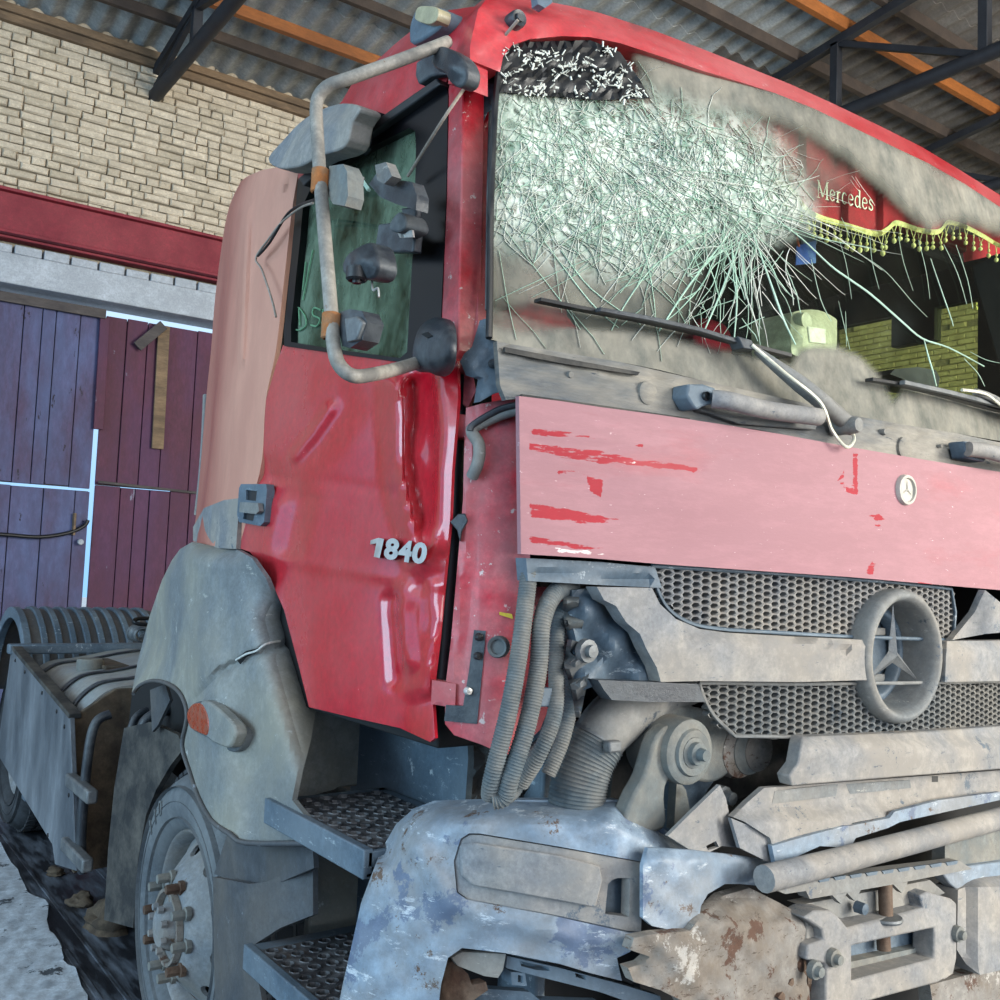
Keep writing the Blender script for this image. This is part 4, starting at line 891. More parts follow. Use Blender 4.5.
def star(name, c, r, m, parent, depth, w=.13):
    V, F = [], []
    pts = []
    for k in range(3):
        a = math.pi/2+k*2*math.pi/3; pts.append((math.cos(a)*r, math.sin(a)*r)); a += math.pi/3; pts.append((math.cos(a)*r*w, math.sin(a)*r*w))
    for x, z in pts: V.append((c[0]+x, c[1], c[2]+z))
    V.append((c[0], c[1]-depth, c[2])); V.append((c[0], c[1]+depth, c[2]))
    for i in range(6): F.append((i, (i+1) % 6, 6)); F.append(((i+1) % 6, i, 7))
    return finish(name, V, F, m, parent, 0)
star('badge_star', (bp[0], bp[1]-.0045, bp[2]), .021, M['badge'], bd, .003)

# ---- grab handles on the cowl
def handle(px0, py0, px1, py1, y2):
    h = group_empty('grab_handle', pt(S_front, px0, py0, -.05), T)
    tube('grip', [pt(S_front, px0, py0, -.06), pt(S_front, px0+18, py0+2, -.075), pt(S_front, (px0+px1)/2, (py0+py1)/2+2, -.08), pt(S_front, px1-4, py1, -.07)], .017, M['greylite'], h, 12)
    return h
h1 = handle(712, 399, 823, 417, 0)
plate('handle_foot', [(688, 384), (704, 384), (716, 388), (716, 404), (704, 406), (698, 410), (694, 407), (687, 396)], S_front, M['bluegrey'], h1, -.055, None, .04, TY, step=6, bevel=.004)
lathe('screw_hole', [(0, .003), (.006, .003), (.0075, -.002), (.0085, 0), (.0085, .005)], pt(S_front, 707, 396, -.06), 'y', M['black'], h1, 14)
plate('handle_web', [(697, 404), (712, 403), (760, 415), (818, 424), (816, 430), (740, 424), (712, 414), (700, 411)], S_front, M['cowl'], h1, -.030, None, .02, TY, step=9, bevel=.003)
h2 = handle(968, 449, 1060, 462, 0)
plate('handle_foot', [(964, 441), (985, 443), (990, 452), (985, 462), (968, 458)], S_front, M['bluegrey'], h2, -.055, None, .04, TY, step=6, bevel=.004)
# ---- wipers
w1 = group_empty('wiper', pt(S_front, 850, 430, -.05), T)
tube('wiper_arm', [pt(S_front, 756, 350, -.03), pt(S_front, 775, 365, -.045), pt(S_front, 800, 384, -.055), pt(S_front, 826, 405, -.06), pt(S_front, 852, 428, -.045)], lambda t: .007+.010*min(1, t*2), M['grey'], w1, 10)
lathe('wiper_pivot', [(0, -.03), (.014, -.028), (.017, -.02), (.018, .03)], pt(S_front, 847, 426, -.05), 'y', M['grey'], w1, 16)
def strip(name, pts, wpx, m, parent, off, thick): # a flat bar following px points
    up = [(x, y-wpx) for x, y in pts]; dn = [(x, y+wpx) for x, y in pts][::-1]
    return plate(name, up+dn, S_front, m, parent, off, None, thick, TY, step=8, bevel=.0015)
strip('wiper_blade', [(541, 299), (580, 307), (640, 318), (700, 331), (745, 343), (792, 355)], 1.7, M['black'], w1, -.035, .02)
strip('blade_frame', [(600, 309), (650, 318), (700, 329), (752, 345)], 2.2, M['darkplastic'], w1, -.052, .014)
plate('blade_clip', [(738, 336), (752, 340), (756, 350), (744, 348)], S_front, M['darkplastic'], w1, -.06, None, .03, TY, step=6, bevel=.002)
tube('washer_hose', [pt(S_front, 752, 345, -.062), pt(S_front, 785, 373, -.07), pt(S_front, 820, 402, -.075), pt(S_front, 832, 430, -.06), pt(S_front, 846, 447, -.06), pt(S_front, 854, 440, -.055), pt(S_front, 851, 430, -.055)], .0035, M['cream'], w1, 6)
w2 = group_empty('wiper', pt(S_front, 985, 400, -.04), T)
strip('wiper_blade', [(873, 379), (910, 385), (950, 395), (985, 405), (1030, 416)], 1.8, M['black'], w2, -.035, .02)
strip('blade_frame', [(905, 382), (950, 392), (990, 402), (1030, 412)], 2.2, M['steel'], w2, -.052, .014)
tube('washer_hose', [pt(S_front, 962, 390, -.06), pt(S_front, 985, 394, -.065), pt(S_front, 1005, 408, -.06), pt(S_front, 1030, 420, -.06)], .004, M['cream'], w2, 6)
tube('wiper_arm', [pt(S_front, 975, 392, -.05), pt(S_front, 1000, 402, -.06), pt(S_front, 1050, 440, -.05)], .009, M['grey'], w2, 8)

# ---- grille
sc_ = pt(S_front, 902, 656, -.036)
plate('filler_strip', [(526, 558), (600, 562), (655, 567), (662, 588), (600, 585), (565, 583), (528, 581)], S_front, M['bluegrey'], T, -.02, lambda x, y: .008*bump_([(530, 572), (590, 576), (650, 580)], x, y, 4), .03, TY, step=6, bevel=.002)
up_l = sm([(652, 566), (657, 588), (666, 606), (680, 618), (700, 626), (730, 630)], 4, False)
upper = up_l+[(800, 634), (857, 637), (953, 640), (955, 612), (951, 589), (900, 583), (800, 575), (720, 570)]
lower = sm([(699, 683), (706, 702), (716, 718), (735, 736)], 4, False)+[(800, 737), (860, 735), (900, 733), (1045, 725), (1045, 681), (900, 683), (800, 684)]
def honey(name, poly, dx, dz, wall, off, thick, m, parent):
    # cells are laid out on the front surface in metres and kept where they fall inside the opening
    poly = [far_end(p) for p in poly]; A = np.array(poly); P = S_front(A[:, 0], A[:, 1], off); x0, x1, z0, z1 = P[:, 0].min(), P[:, 0].max(), P[:, 2].min(), P[:, 2].max()
    PP = np.stack([P[:, 0], P[:, 2]], 1); V, F = [], []; row = 0; z = z0
    H = [(-.5, 0), (-.25, .5), (.25, .5), (.5, 0), (.25, -.5), (-.25, -.5)]
    while z < z1+dz:
        x = x0-dx+(row % 2)*dx*.75
        while x < x1+dx:
            if inside(PP, np.array([x]), np.array([z]))[0] and math.hypot(x-sc_[0], z-sc_[2]) > .128:
                b = len(V)
                for lay in (0, 1, 2, 3):
                    s = 1.0 if lay in (0, 3) else 1-wall; yy = off+(0 if lay == 0 else .001 if lay == 1 else thick)
                    for hx, hz in H:
                        X, Z = x+hx*dx*s*1.0, z+hz*dz*s; V.append((X, float(front_y(X, Z))+yy+(.004 if lay in (1, 2) and hz < 0 else 0), Z))
                for k in range(6):
                    k2 = (k+1) % 6
                    F += [(b+k, b+k2, b+6+k2, b+6+k), (b+6+k, b+6+k2, b+12+k2, b+12+k)]
            x += dx*1.5
        z += dz/2; row += 1
    return finish(name, V, F, m, parent, 0)
def pxrim(name, poly, surf, r, off, m, parent, closed=True):
    p = densify(poly, 12); p = p+[p[0]] if closed else p
    return tube(name, [pt(surf, x, y, off) for x, y in p], r, m, parent, 6, 1, raw=True)
ug = plate('upper_grille', upper, S_front, M['dark'], T, .07, None, .01, TY, step=20)
o = honey('grille_mesh', upper, .0285, .0128, .30, -.012, .02, M['greylite'], ug); o['kind'] = 'stuff'
pxrim('grille_rim', upper, S_front, .004, -.014, M['bluegrey'], ug)
lg = plate('lower_grille', lower, S_front, M['dark'], T, .065, None, .01, TY, step=20)
o = honey('grille_mesh', lower, .0285, .0128, .26, -.02, .02, M['grey'], lg); o['kind'] = 'stuff'
pxrim('grille_rim', lower, S_front, .004, -.02, M['grey'], lg)
band_l = [(597, 587), (652, 588), (660, 604), (676, 619), (700, 629), (730, 633), (800, 637), (866, 640), (868, 680), (800, 682), (700, 681), (661, 682), (657, 668), (646, 648), (640, 634), (626, 622), (616, 606), (604, 600)]
gbn = plate('grille_band', band_l, S_front, M['greylite'], T, -.05, lambda x, y: .02*np.clip((645-y)/14, 0, 1)*(x > 680)+.012*bump_([(790, 634), (820, 641), (850, 652)], x, y, 4)+.004*np.sin(x*.03), .03, TY, step=6, bevel=.003)
plate('grille_band', [(947, 641), (1045, 640), (1045, 682), (945, 682)], S_front, M['greylite'], T, -.05, lambda x, y: .02*np.clip((650-y)/12, 0, 1), .03, TY, step=8, bevel=.003)
plate('torn_backing', [(572, 590), (597, 588), (606, 602), (618, 610), (628, 624), (642, 638), (648, 652), (660, 672), (658, 683), (600, 684), (584, 690), (572, 672), (576, 640), (570, 615)], S_front, M['bluegrey'], T, .0, lambda x, y: .02*np.sin(x*.12)*np.sin(y*.09), .02, TY, step=6)
plate('grille_side_strip', [(598, 680), (650, 682), (698, 684), (706, 702), (650, 702), (612, 700), (604, 690)], S_front, M['darkplastic'], T, -.045, None, .03, TY, step=7, bevel=.003)
plate('broken_flap', [(952, 640), (975, 612), (985, 590), (1000, 602), (1045, 610), (1045, 625), (985, 634)], S_front, M['greylite'], T, -.05, lambda x, y: .02*np.sin(x*.08), .015, TY, step=7)
# star emblem: deep ring with the three-armed star recessed in it
em = group_empty('star_emblem', sc_, T)
lathe('emblem_ring', [(.102, .085), (.108, .03), (.114, .002), (.121, -.012), (.129, -.014), (.137, -.006), (.140, .006), (.140, .05), (.132, .085)], sc_, 'y', M['grey'], em, 64, 60)
lathe('emblem_ring_step', [(.082, .085), (.086, .062), (.092, .058), (.105, .064), (.106, .09)], sc_, 'y', M['bluegrey'], em, 48, 60)
lathe('emblem_well', [(0, .092), (.106, .092), (.106, .10), (0, .10)], sc_, 'y', M['bluegrey'], em, 32)
st_ = star('star', (sc_[0], sc_[1]+.022, sc_[2]), .108, M['steel'], em, .012, .15)
for z in (.045, -.055, .08): box('emblem_louvre', (sc_[0]-.06, sc_[1]+.078, sc_[2]+z-.008), (sc_[0]+.06, sc_[1]+.09, sc_[2]+z+.008), M['grey'], em, .002)
lt_ = plate('lower_trim', [(803, 737), (900, 733), (1045, 725), (1045, 769), (900, 777), (792, 786), (789, 776), (798, 764)], S_front, M['greylite'], T, -.07, lambda x, y: .03*np.clip((748-y)/14, 0, 1), .03, TY, step=7, bevel=.003)

# ---- torn-open corner: hoses, air duct, cab mount
fr = lambda x, y, o: pt(S_front, x, y, o)
hose('hose', [fr(529, 572, .0), fr(521, 640, -.02), fr(510, 705, -.03), fr(493, 775, -.02), fr(490, 797, 0)], .0150, M['hose'], T, .005, .06)
hose('hose', [fr(572, 588, .04), fr(554, 594, .0), fr(542, 622, -.02), fr(538, 670, -.02), fr(527, 725, -.03), (fr(511, 775, -.03)), fr(504, 796, -.02), fr(492, 800, -.01)], .0158, M['hose'], T, .005, .06)
hose('hose', [fr(572, 602, .05), fr(559, 620, .03), fr(556, 660, .02), fr(555, 712, .0), fr(540, 752, .0), fr(520, 785, .03)], .0138, M['hose'], T, .005, .06)
hose('hose', [fr(576, 628, .06), fr(568, 650, .05), fr(572, 690, .04), fr(564, 735, .03), fr(548, 775, .03)], .0132, M['hose'], T, .005, .06)
hose('hose', [fr(500, 800, .02), fr(515, 790, .05), fr(528, 760, .06), fr(545, 740, .08)], .012, M['hose'], T, .005, .06)
tube('air_duct_cuff', [fr(690, 672, .10), fr(648, 694, .08), fr(612, 722, .06), fr(596, 742, .06)], lambda t: .060-.012*t, M['grey'], T, 24, 6)
tube('duct_clamp', [fr(600, 737, .06), fr(595, 744, .06)], .050, M['steel'], T, 24, 3)
hose('air_duct', [fr(597, 741, .06), fr(586, 762, .06), fr(578, 790, .06), fr(574, 830, .06)], .051, M['hose'], T, .0065, .03, 26)
box('duct_tab', (0, 0, 0), (.03, .02, .02), M['steel'], T).location = fr(612, 752, -.0)
plate('torn_sheath', [(568, 588), (580, 590), (578, 612), (584, 622), (580, 634), (570, 632), (566, 612)], S_front, M['hose'], T, .0, lambda x, y: .02*np.sin(y*.3), .01, TY, step=4)
plate('latch_bracket', [(572, 640), (590, 645), (596, 660), (590, 668), (586, 690), (580, 718), (576, 690), (568, 664)], S_front, M['steel'], T, -.01, lambda x, y: .02*np.sin(y*.25+x*.2), .012, TY, step=5)
lathe('bolt', [(0, -.016), (.011, -.015), (.011, -.004), (.020, -.003), (.021, .01)], fr(588, 651, -.03), 'y', M['steel'], T, 12)
plate('hose_clip', [(540, 688), (554, 688), (553, 707), (540, 707)], S_front, M['bluegrey'], T, .0, None, .02, TY, step=8, bevel=.003)
# cab mount casting
cm = group_empty('cab_mount', fr(680, 800, .08), T)
mc = fr(672, 748, .02)
lathe('mount_boss', [(0, -.05), (.05, -.05), (.058, -.044), (.06, -.03), (.06, .06), (0, .06)], mc, 'y', M['castdust'], cm, 36, 40)
lathe('mount_bolt', [(0, -.085), (.010, -.085), (.012, -.07), (.020, -.068), (.021, -.058), (.028, -.056), (.028, -.048)], mc, 'y', M['castdust'], cm, 12, 30)
lathe('mount_washer', [(.028, -.055), (.040, -.056), (.043, -.05), (.043, -.04)], mc, 'y', M['castdust'], cm, 30)
def oplate(name, poly, y0, th, m, par, b=.006, fn=None): return plate(name, poly, S_y(y0), m, par, 0, fn, th, TY, step=7, bevel=b)
ym_ = mc[1]
oplate('mount_arm', sm([(658, 735), (684, 722), (706, 738), (700, 760), (684, 772), (668, 782), (665, 800), (664, 830), (625, 830), (632, 800), (645, 775)], 3), ym_-.03, .035, M['castdust'], cm, .008)
oplate('mount_housing', sm([(660, 708), (690, 706), (722, 716), (738, 738), (736, 764), (716, 782), (690, 776), (665, 740)], 3), ym_+.015, .09, M['castdust'], cm, .01)
oplate('mount_foot', sm([(690, 770), (716, 776), (704, 800), (698, 835), (676, 835), (670, 800)], 3), ym_+.06, .05, M['bluegrey'], cm, .006)
oplate('mount_gusset', [(677, 778), (686, 790), (694, 830), (674, 830)], ym_+.02, .02, M['castdust'], cm, .003)
for k, (dx, rr) in enumerate(((.0, .052), (.024, .046), (.048, .040))): lathe('mount_bushing', [(0, -.05), (rr, -.05), (rr+.003, -.04), (rr, .04), (0, .04)], fr(722+k*9, 747, .11), 'y', M['castdust' if k % 2 else 'rusty'], cm, 28, 40)
oplate('mount_backing', [(620, 705), (670, 700), (672, 760), (640, 800), (610, 800)], ym_+.16, .02, M['darkgrey'], cm)
plate('upper_bulkhead', [(735, 730), (805, 738), (795, 785), (765, 790), (735, 800), (715, 805), (690, 775)], S_front, M['darkgrey'], T, .16, None, .02, TY, step=14)
lathe('bolt', [(0, -.02), (.012, -.018), (.014, .0), (.02, .002), (.02, .02)], fr(726, 797, .03), 'y', M['steel'], T, 10)
plate('engine_bay_backing', [(465, 575), (760, 590), (760, 830), (600, 835), (470, 820), (474, 760)], S_front, M['darkgrey'], T, .24, lambda x, y: .02*np.sin(x*.2)*np.sin(y*.17), .02, TY, step=8)

# ---- bumper: peeled corner
B = group_empty('bumper', (.5, -.1, .3), T)
bo = [(338, 1020), (345, 985), (352, 955), (363, 905), (383, 852), (398, 826), (416, 810), (440, 804), (480, 803), (520, 803), (560, 804), (590, 806), (615, 802), (640, 818), (662, 834), (690, 850), (668, 858), (645, 866), (641, 934), (630, 952), (617, 958), (622, 981), (590, 973), (560, 964), (505, 953), (462, 948), (448, 958), (441, 985), (437, 1020)]
bez = [(455, 862), (462, 840), (470, 835), (480, 835), (560, 848), (644, 863), (641, 932), (628, 931), (550, 914), (468, 899), (458, 892)]
def grow(poly, d):
    c = np.mean(poly, 0); return [(c[0]+(x-c[0])*(1+d/70), c[1]+(y-c[1])*(1+d/32)) for x, y in poly]
top_e = [(383, 852), (398, 826), (416, 810), (440, 804), (520, 803), (590, 806), (615, 802), (640, 818), (690, 850)]
def bfn(x, y):
    d = .09*np.clip(1-pdist(top_e, x, y, False)/24, 0, 1)**2
    d += -.012*bump_([(420, 850), (450, 905), (520, 925), (640, 950)], x, y, 18)+.004*np.sin(x*.09+y*.05)*np.sin(y*.12)
    return d+.02*bump_([(640, 850), (690, 850)], x, y, 25)
bc = plate('bumper_corner', bo, S_bumper, M['bumper'], B, 0, bfn, .012, (.2, 1, 0), holes=[grow(bez, 1.2)], step=5, bevel=.002)
bz = plate('headlamp_bezel', bez, S_bumper, M['greylite'], B, .004, lambda x, y: bfn(x, y)*.6+.010*np.clip((y-(846+(x-460)*.15))/20, 0, 1)*0, .02, TY, holes=[[(608, 884), (612, 880), (618, 878), (630, 878), (629, 917), (605, 914)]], step=6, bevel=.003)
plate('bezel_fold', [(462, 846), (474, 843), (560, 856), (600, 866), (603, 880), (596, 908), (548, 899), (474, 886), (463, 876)], S_bumper, M['greylite'], bz, -.008, lambda x, y: bfn(x, y)*.6, .01, TY, step=7, bevel=.003)
plate('lamp_glass', [(600, 874), (634, 872), (634, 922), (598, 918)], S_bumper, M['bluegrey'], B, .05, None, .01, TY, step=9)
plate('bumper_top', [(416, 812), (440, 803), (520, 800), (600, 800), (620, 800), (690, 846), (560, 815)], S_bumper, M['bumper'], B, .10, None, .02, TY, step=10)
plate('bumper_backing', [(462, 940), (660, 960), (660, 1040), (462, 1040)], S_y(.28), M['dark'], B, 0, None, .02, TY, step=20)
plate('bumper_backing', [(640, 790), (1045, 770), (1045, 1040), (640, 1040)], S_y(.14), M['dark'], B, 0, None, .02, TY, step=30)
plate('bumper_stay', [(452, 958), (462, 952), (506, 954), (503, 970), (498, 978), (484, 976), (458, 966)], S_bumper, M['grey'], B, .03, None, .01, TY, step=6, bevel=.002)
plate('bumper_stay', [(507, 956), (560, 968), (620, 984), (660, 996), (665, 1015), (600, 992), (540, 977), (506, 968)], S_bumper, M['bluegrey'], B, .04, None, .02, TY, holes=[[(520, 961), (548, 967), (550, 971), (536, 970), (521, 966)], [(575, 973), (586, 976), (586, 980), (576, 977)]], step=5, bevel=.002)
plate('inner_bracket', [(438, 1020), (446, 966), (454, 960), (468, 974), (472, 985), (486, 982), (488, 990), (474, 1000), (470, 1020)], S_bumper, M['rust'], B, .05, None, .02, TY, step=6)
plate('inner_bracket', [(476, 988), (530, 992), (540, 1000), (600, 1002), (620, 1020), (476, 1020)], S_bumper, M['bluegrey'], B, .10, None, .02, TY, step=8)
plate('wiring_clip', [(511, 972), (525, 973), (527, 986), (512, 985)], S_bumper, M['bluegrey'], B, .045, None, .03, TY, holes=[[(518, 975), (523, 976), (523, 983), (518, 982)]], step=5, bevel=.002)
# crumpled middle of the bumper
plate('crumpled_skin', [(643, 866), (648, 848), (690, 850), (735, 855), (772, 861), (769, 872), (762, 886), (740, 884), (725, 884), (708, 894), (701, 906), (697, 934), (676, 931), (652, 926), (643, 918)], S_bumper, M['bumper'], B, -.03, lambda x, y: .05*np.clip((x-690)/80, 0, 1)+.004*np.sin(x*.15)*np.sin(y*.17)+.02*np.clip((860-y)/12, 0, 1), .008, TY, step=4)
rust_edge = [(630, 950), (634, 938), (655, 934), (676, 932), (690, 931), (702, 915), (722, 896), (750, 888), (778, 902), (800, 914), (806, 930), (803, 950), (808, 972), (812, 1020), (690, 1020), (680, 1000), (660, 990), (634, 982), (628, 968), (642, 964), (650, 957)]
mb = plate('bumper_middle', rust_edge, S_bumper, M['rusty'], B, -.055, lambda x, y: .07*np.clip((924-y+(x-700)*.0)/26, 0, 1)+.03*np.clip((x-790)/20, 0, 1)**2+.010*np.sin(x*.07+1)*np.sin(y*.08)+.004*np.sin(x*.21)*np.sin(y*.19), .02, TY, step=4, bevel=.002)
plate('rust_patch', [(802, 938), (808, 945), (806, 965), (812, 980), (810, 1000), (796, 1010), (778, 998), (788, 984), (798, 972), (797, 950)], S_bumper, M['rust'], mb, -.045, lambda x, y: .02*np.sin(x*.3)*np.sin(y*.2)+.02*np.clip((x-796)/14, 0, 1), .012, TY, step=4)
plate('torn_hole_edge', [(617, 958), (632, 950), (646, 958), (652, 966), (640, 972), (632, 984), (622, 980)], S_bumper, M['dark'], B, .02, None, .01, TY, step=8)
# folded trims above it
plate('folded_trim', [(668, 836), (692, 812), (720, 785), (726, 798), (731, 822), (739, 848), (722, 846), (710, 852), (690, 850)], S_bumper, M['greylite'], B, .0, lambda x, y: .03*np.clip((x-715)/20, 0, 1), .008, TY, holes=[[(706, 846), (716, 841), (719, 847), (708, 850)]], step=5, bevel=.001)
plate('folded_trim', [(731, 818), (745, 824), (763, 828), (772, 838), (775, 858), (768, 862), (740, 848)], S_bumper, M['greylite'], B, -.03, None, .008, TY, step=6, bevel=.001)
sp_ = plate('slotted_panel', [(733, 817), (748, 802), (764, 788), (792, 786), (870, 780), (1045, 770), (1045, 800), (975, 796), (940, 800), (893, 811), (889, 816), (852, 823), (846, 838), (820, 842), (776, 858), (770, 838), (745, 822)], S_bumper, M['greylite'], B, .0, lambda x, y: -.04*np.clip((y-800-(900-x)*.06)/16, 0, 1)+.004*np.sin(x*.08), .012, TY, step=5, bevel=.002)
for q in ([(775, 791), (838, 784), (836, 796), (772, 804)], [(846, 784), (910, 780), (911, 788), (850, 794)], [(932, 776), (938, 776), (938, 782), (932, 782)]): plate('panel_slot', q, S_bumper, M['grey' if q[0][0] < 900 else 'black'], sp_, -.004, None, .003, TY, step=10)
plate('panel_lip', [(772, 846), (800, 838), (845, 826), (850, 826), (890, 818), (894, 812), (940, 800), (1000, 792), (1000, 800), (900, 822), (888, 828), (856, 838), (850, 848), (820, 846), (776, 866)], S_bumper, M['bumper'], B, -.055, None, .01, TY, step=5, bevel=.001)
sb = lambda x, y, o: pt(S_bumper, x, y, o)
tube('bent_rail', [sb(764, 879, -.10), sb(830, 863, -.10), sb(900, 845, -.095), sb(960, 829, -.09), sb(1050, 804, -.09)], .0235, M['greylite'], B, 14, 4)
ps = plate('serrated_strip', [(774, 889), (806, 882), (880, 871), (960, 861), (972, 869), (890, 885), (810, 899), (806, 891), (785, 894)], S_bumper, M['grey'], B, -.07, None, .025, TY, step=6, bevel=.002)
for k in range(9): plate('strip_tooth', [(818+k*16, 879.5-k*2.1), (830+k*16, 877.5-k*2.1), (829+k*16, 881-k*2.1), (820+k*16, 882.5-k*2.1)], S_bumper, M['bluegrey'], ps, -.074, None, .004, TY, step=8)
for x, y in ((838, 897), (852, 894), (899, 886)): plate('strip_fang', [(x-6, y-2), (x+9, y-4), (x+3, y+7)], S_bumper, M['grey'], ps, -.06, None, .012, TY, step=6)
# tow hitch frame with its rusty pin
hf = plate('hitch_frame', [(804, 918), (815, 911), (832, 911), (840, 918), (848, 928), (900, 914), (923, 908), (920, 896), (928, 892), (952, 899), (957, 904), (957, 958), (954, 973), (938, 983), (900, 993), (852, 1006), (850, 1020), (826, 1020), (826, 964), (806, 960), (808, 945), (824, 940), (822, 930)], S_bumper, M['greylite'], B, -.075, lambda x, y: .02*np.clip((926-y)/14, 0, 1)*(x > 845), .05, TY,
          holes=[[(852, 946), (935, 928), (934, 959), (852, 981)]], step=6, bevel=.004)
plate('hitch_tread', [(850, 962), (936, 944), (936, 962), (850, 984)], S_bumper, M['castdust'], hf, .0, None, .03, TY, step=6)
plate('hitch_back', [(846, 930), (940, 915), (940, 965), (846, 990)], S_bumper, M['bluegrey'], hf, .04, None, .02, TY, step=10)
plate('hitch_shelf', [(800, 905), (930, 880), (945, 893), (920, 903), (850, 922), (820, 910)], S_bumper, M['grey'], B, .0, None, .03, TY, step=8, bevel=.003)
tube('hitch_pin', [sb(885, 880, -.04), sb(886, 918, -.04)], .0135, M['rust'], B, 14, 2); tube('hitch_pin', [sb(883, 934, .0), sb(884, 950, .0)], .0135, M['rust'], B, 14, 2)
lathe('pin_washer', [(0, -.004), (.034, -.004), (.036, 0), (.034, .004), (0, .004)], sb(884, 918, -.045), 'z', M['steel'], B, 20)
lathe('pin_nut', [(0, -.012), (.011, -.010), (.012, .01)], sb(861, 908, -.04), 'y', M['bluegrey'], B, 8)
for x, y in ((815, 970), (958, 934), (834, 958)): lathe('bolt', [(0, -.016), (.009, -.015), (.010, -.006), (.016, -.005), (.017, .006)], sb(x, y, -.085), 'y', M['castdust'], B, 12)
plate('hitch_lug', [(806, 920), (826, 924), (827, 948), (820, 958), (806, 956)], S_bumper, M['grey'], B, -.04, None, .04, TY, step=8, bevel=.004)
plate('bumper_block', [(958, 890), (985, 878), (1045, 870), (1045, 965), (980, 975), (966, 964), (957, 950)], S_bumper, M['greylite'], B, -.09, lambda x, y: .05*np.clip((980-x)/16, 0, 1)+.06*np.clip((886-y)/10, 0, 1), .05, TY, step=6, bevel=.004)
plate('bumper_block_top', [(940, 870), (1000, 862), (1045, 860), (1045, 876), (985, 884), (960, 892), (950, 884)], S_bumper, M['bumper'], B, -.03, None, .03, TY, step=8, bevel=.003)
plate('bumper_upper_block', [(945, 835), (1045, 815), (1045, 862), (945, 868)], S_bumper, M['castdust'], B, .0, None, .03, TY, step=9, bevel=.003)
plate('bumper_lower_lip', [(930, 985), (1045, 958), (1045, 1020), (935, 1020)], S_bumper, M['rusty'], B, -.03, None, .03, TY, step=8, bevel=.003)
# ---- entry steps and their housing
sh = group_empty('step_housing', (.1, .55, .3), T)
box('housing_back', (.245, .16, .28), (.27, .94, 1.27), M['bluegrey'], sh, .006)
box('housing_end', (-.015, .90, .98), (.26, .93, 1.26), M['fender'], sh, .006)
box('housing_end', (.12, .87, .62), (.26, .90, .86), M['fender'], sh, .006)
box('housing_under', (.10, .30, .30), (.26, .9, .34), M['fenderdark'], sh, .006)
box('housing_post', (.215, .30, .5), (.245, .46, .96), M['bluegrey'], sh, .01)
def tread(name, x0, x1, y0, y1, z, skew):
    g_ = group_empty('entry_step', ((x0+x1)/2, (y0+y1)/2, z-.05), T)
    # perforated top: staggered punched holes with raised collars
    V, F = [], []; s = .042; row = 0; seg = 8
    yy = y0+.02
    nY = int((y1-y0-.02)/s); nX = int((x1-x0-.02)/s)
    for j in range(nY):
        for i in range(nX):
            cx = x0+.012+(i+.5)*s; cy = y0+.012+(j+.5)*s; b = len(V)
            sq = []
            for k in range(seg):
                a = 2*math.pi*k/seg; c_, s_ = math.cos(a), math.sin(a); mm = max(abs(c_), abs(s_)); sq.append((cx+c_/mm*s/2, cy+s_/mm*s/2, z))
            V += sq
            for rr, zz in ((.0158, z+.0005), (.0150, z+.003), (.0137, z+.0028), (.013, z-.007)):
                for k in range(seg): a = 2*math.pi*k/seg; V.append((cx+math.cos(a)*rr, cy+math.sin(a)*rr, zz))
            for l in range(4):
                for k in range(seg): k2 = (k+1) % seg; F.append((b+l*seg+k, b+l*seg+k2, b+(l+1)*seg+k2, b+(l+1)*seg+k))
    finish('tread_plate', V, F, M['tread'], g_, 30)
    xa, xb, ya, yb = x0+.012, x0+.012+nX*s, y0+.012, y0+.012+nY*s
    fr_ = []
    for lo, hi in (((x0-.008, y0, z-.05), (xa, y1, z+.004)), ((xb, y0, z-.03), (x1, y1, z)), ((x0, y0, z-.03), (x1, ya, z)), ((x0, yb, z-.03), (x1, y1, z))): fr_.append(box_mesh(lo, hi))
    finish('tread_frame', *join_into(fr_), M['bluegrey'], g_, 35, .003)
    box('dark_under_tread', (x0, y0, z-.045), (x1, y1, z-.04), M['dark'], g_, 0)  # near-black sheet stands in for the shade inside the tread holes
    return g_
tread('entry_step', -.055, .235, .285, .745, 1.008, 0)
tread('entry_step', -.055, .235, .30, .815, .676, 0)

# ---- front mudguard
f_top = [(172, 560), (180, 549), (192, 542), (215, 547), (236, 549)]
fo = [(132, 692), (138, 660), (150, 615), (162, 580), (172, 560), (180, 549), (192, 542), (215, 547), (236, 549), (252, 558), (266, 578), (276, 604), (287, 640), (298, 675), (311, 712), (306, 740), (298, 770), (292, 800), (310, 822), (310, 842), (246, 843), (230, 834), (211, 820), (198, 796), (189, 770), (182, 745), (187, 718), (184, 700), (176, 688), (163, 681), (150, 680), (140, 685)]
def ffn(x, y):
    d = .22*np.clip(1-(x-132)/70, 0, 1)**2*np.clip((700-y)/60, 0, 1)+.05*np.clip(1-pdist(f_top, x, y, False)/18, 0, 1)**2
    d += -.03*np.exp(-((x-(205+(y-640)*.12))/22)**2)*np.clip((y-600)/60, 0, 1)
    d += .10*np.clip((x-(268+(y-700)*.30))/40, 0, 1)**1.6*np.clip((y-560)/60, 0, 1)
    d += .010*bump_([(290, 640), (255, 655), (220, 672), (196, 700)], x, y, 7)
    d += .006*bump_([(195, 608), (188, 640), (178, 676)], x, y, 4)
    return d
fd_ = plate('front_mudguard', fo, S_door, M['fender'], T, -.05, ffn, .012, TX, step=5, bevel=.002)
tube('mudguard_lip', [pt(S_door, x, y, -.055+float(ffn(np.array([x]), np.array([y]))[0])) for x, y in [(133, 694), (139, 686), (150, 681), (163, 682), (176, 689), (184, 701), (187, 718), (182, 745), (189, 770), (198, 796), (211, 820), (230, 834), (246, 843), (310, 843)]], .006, M['fenderdark'], fd_, 8, 3)
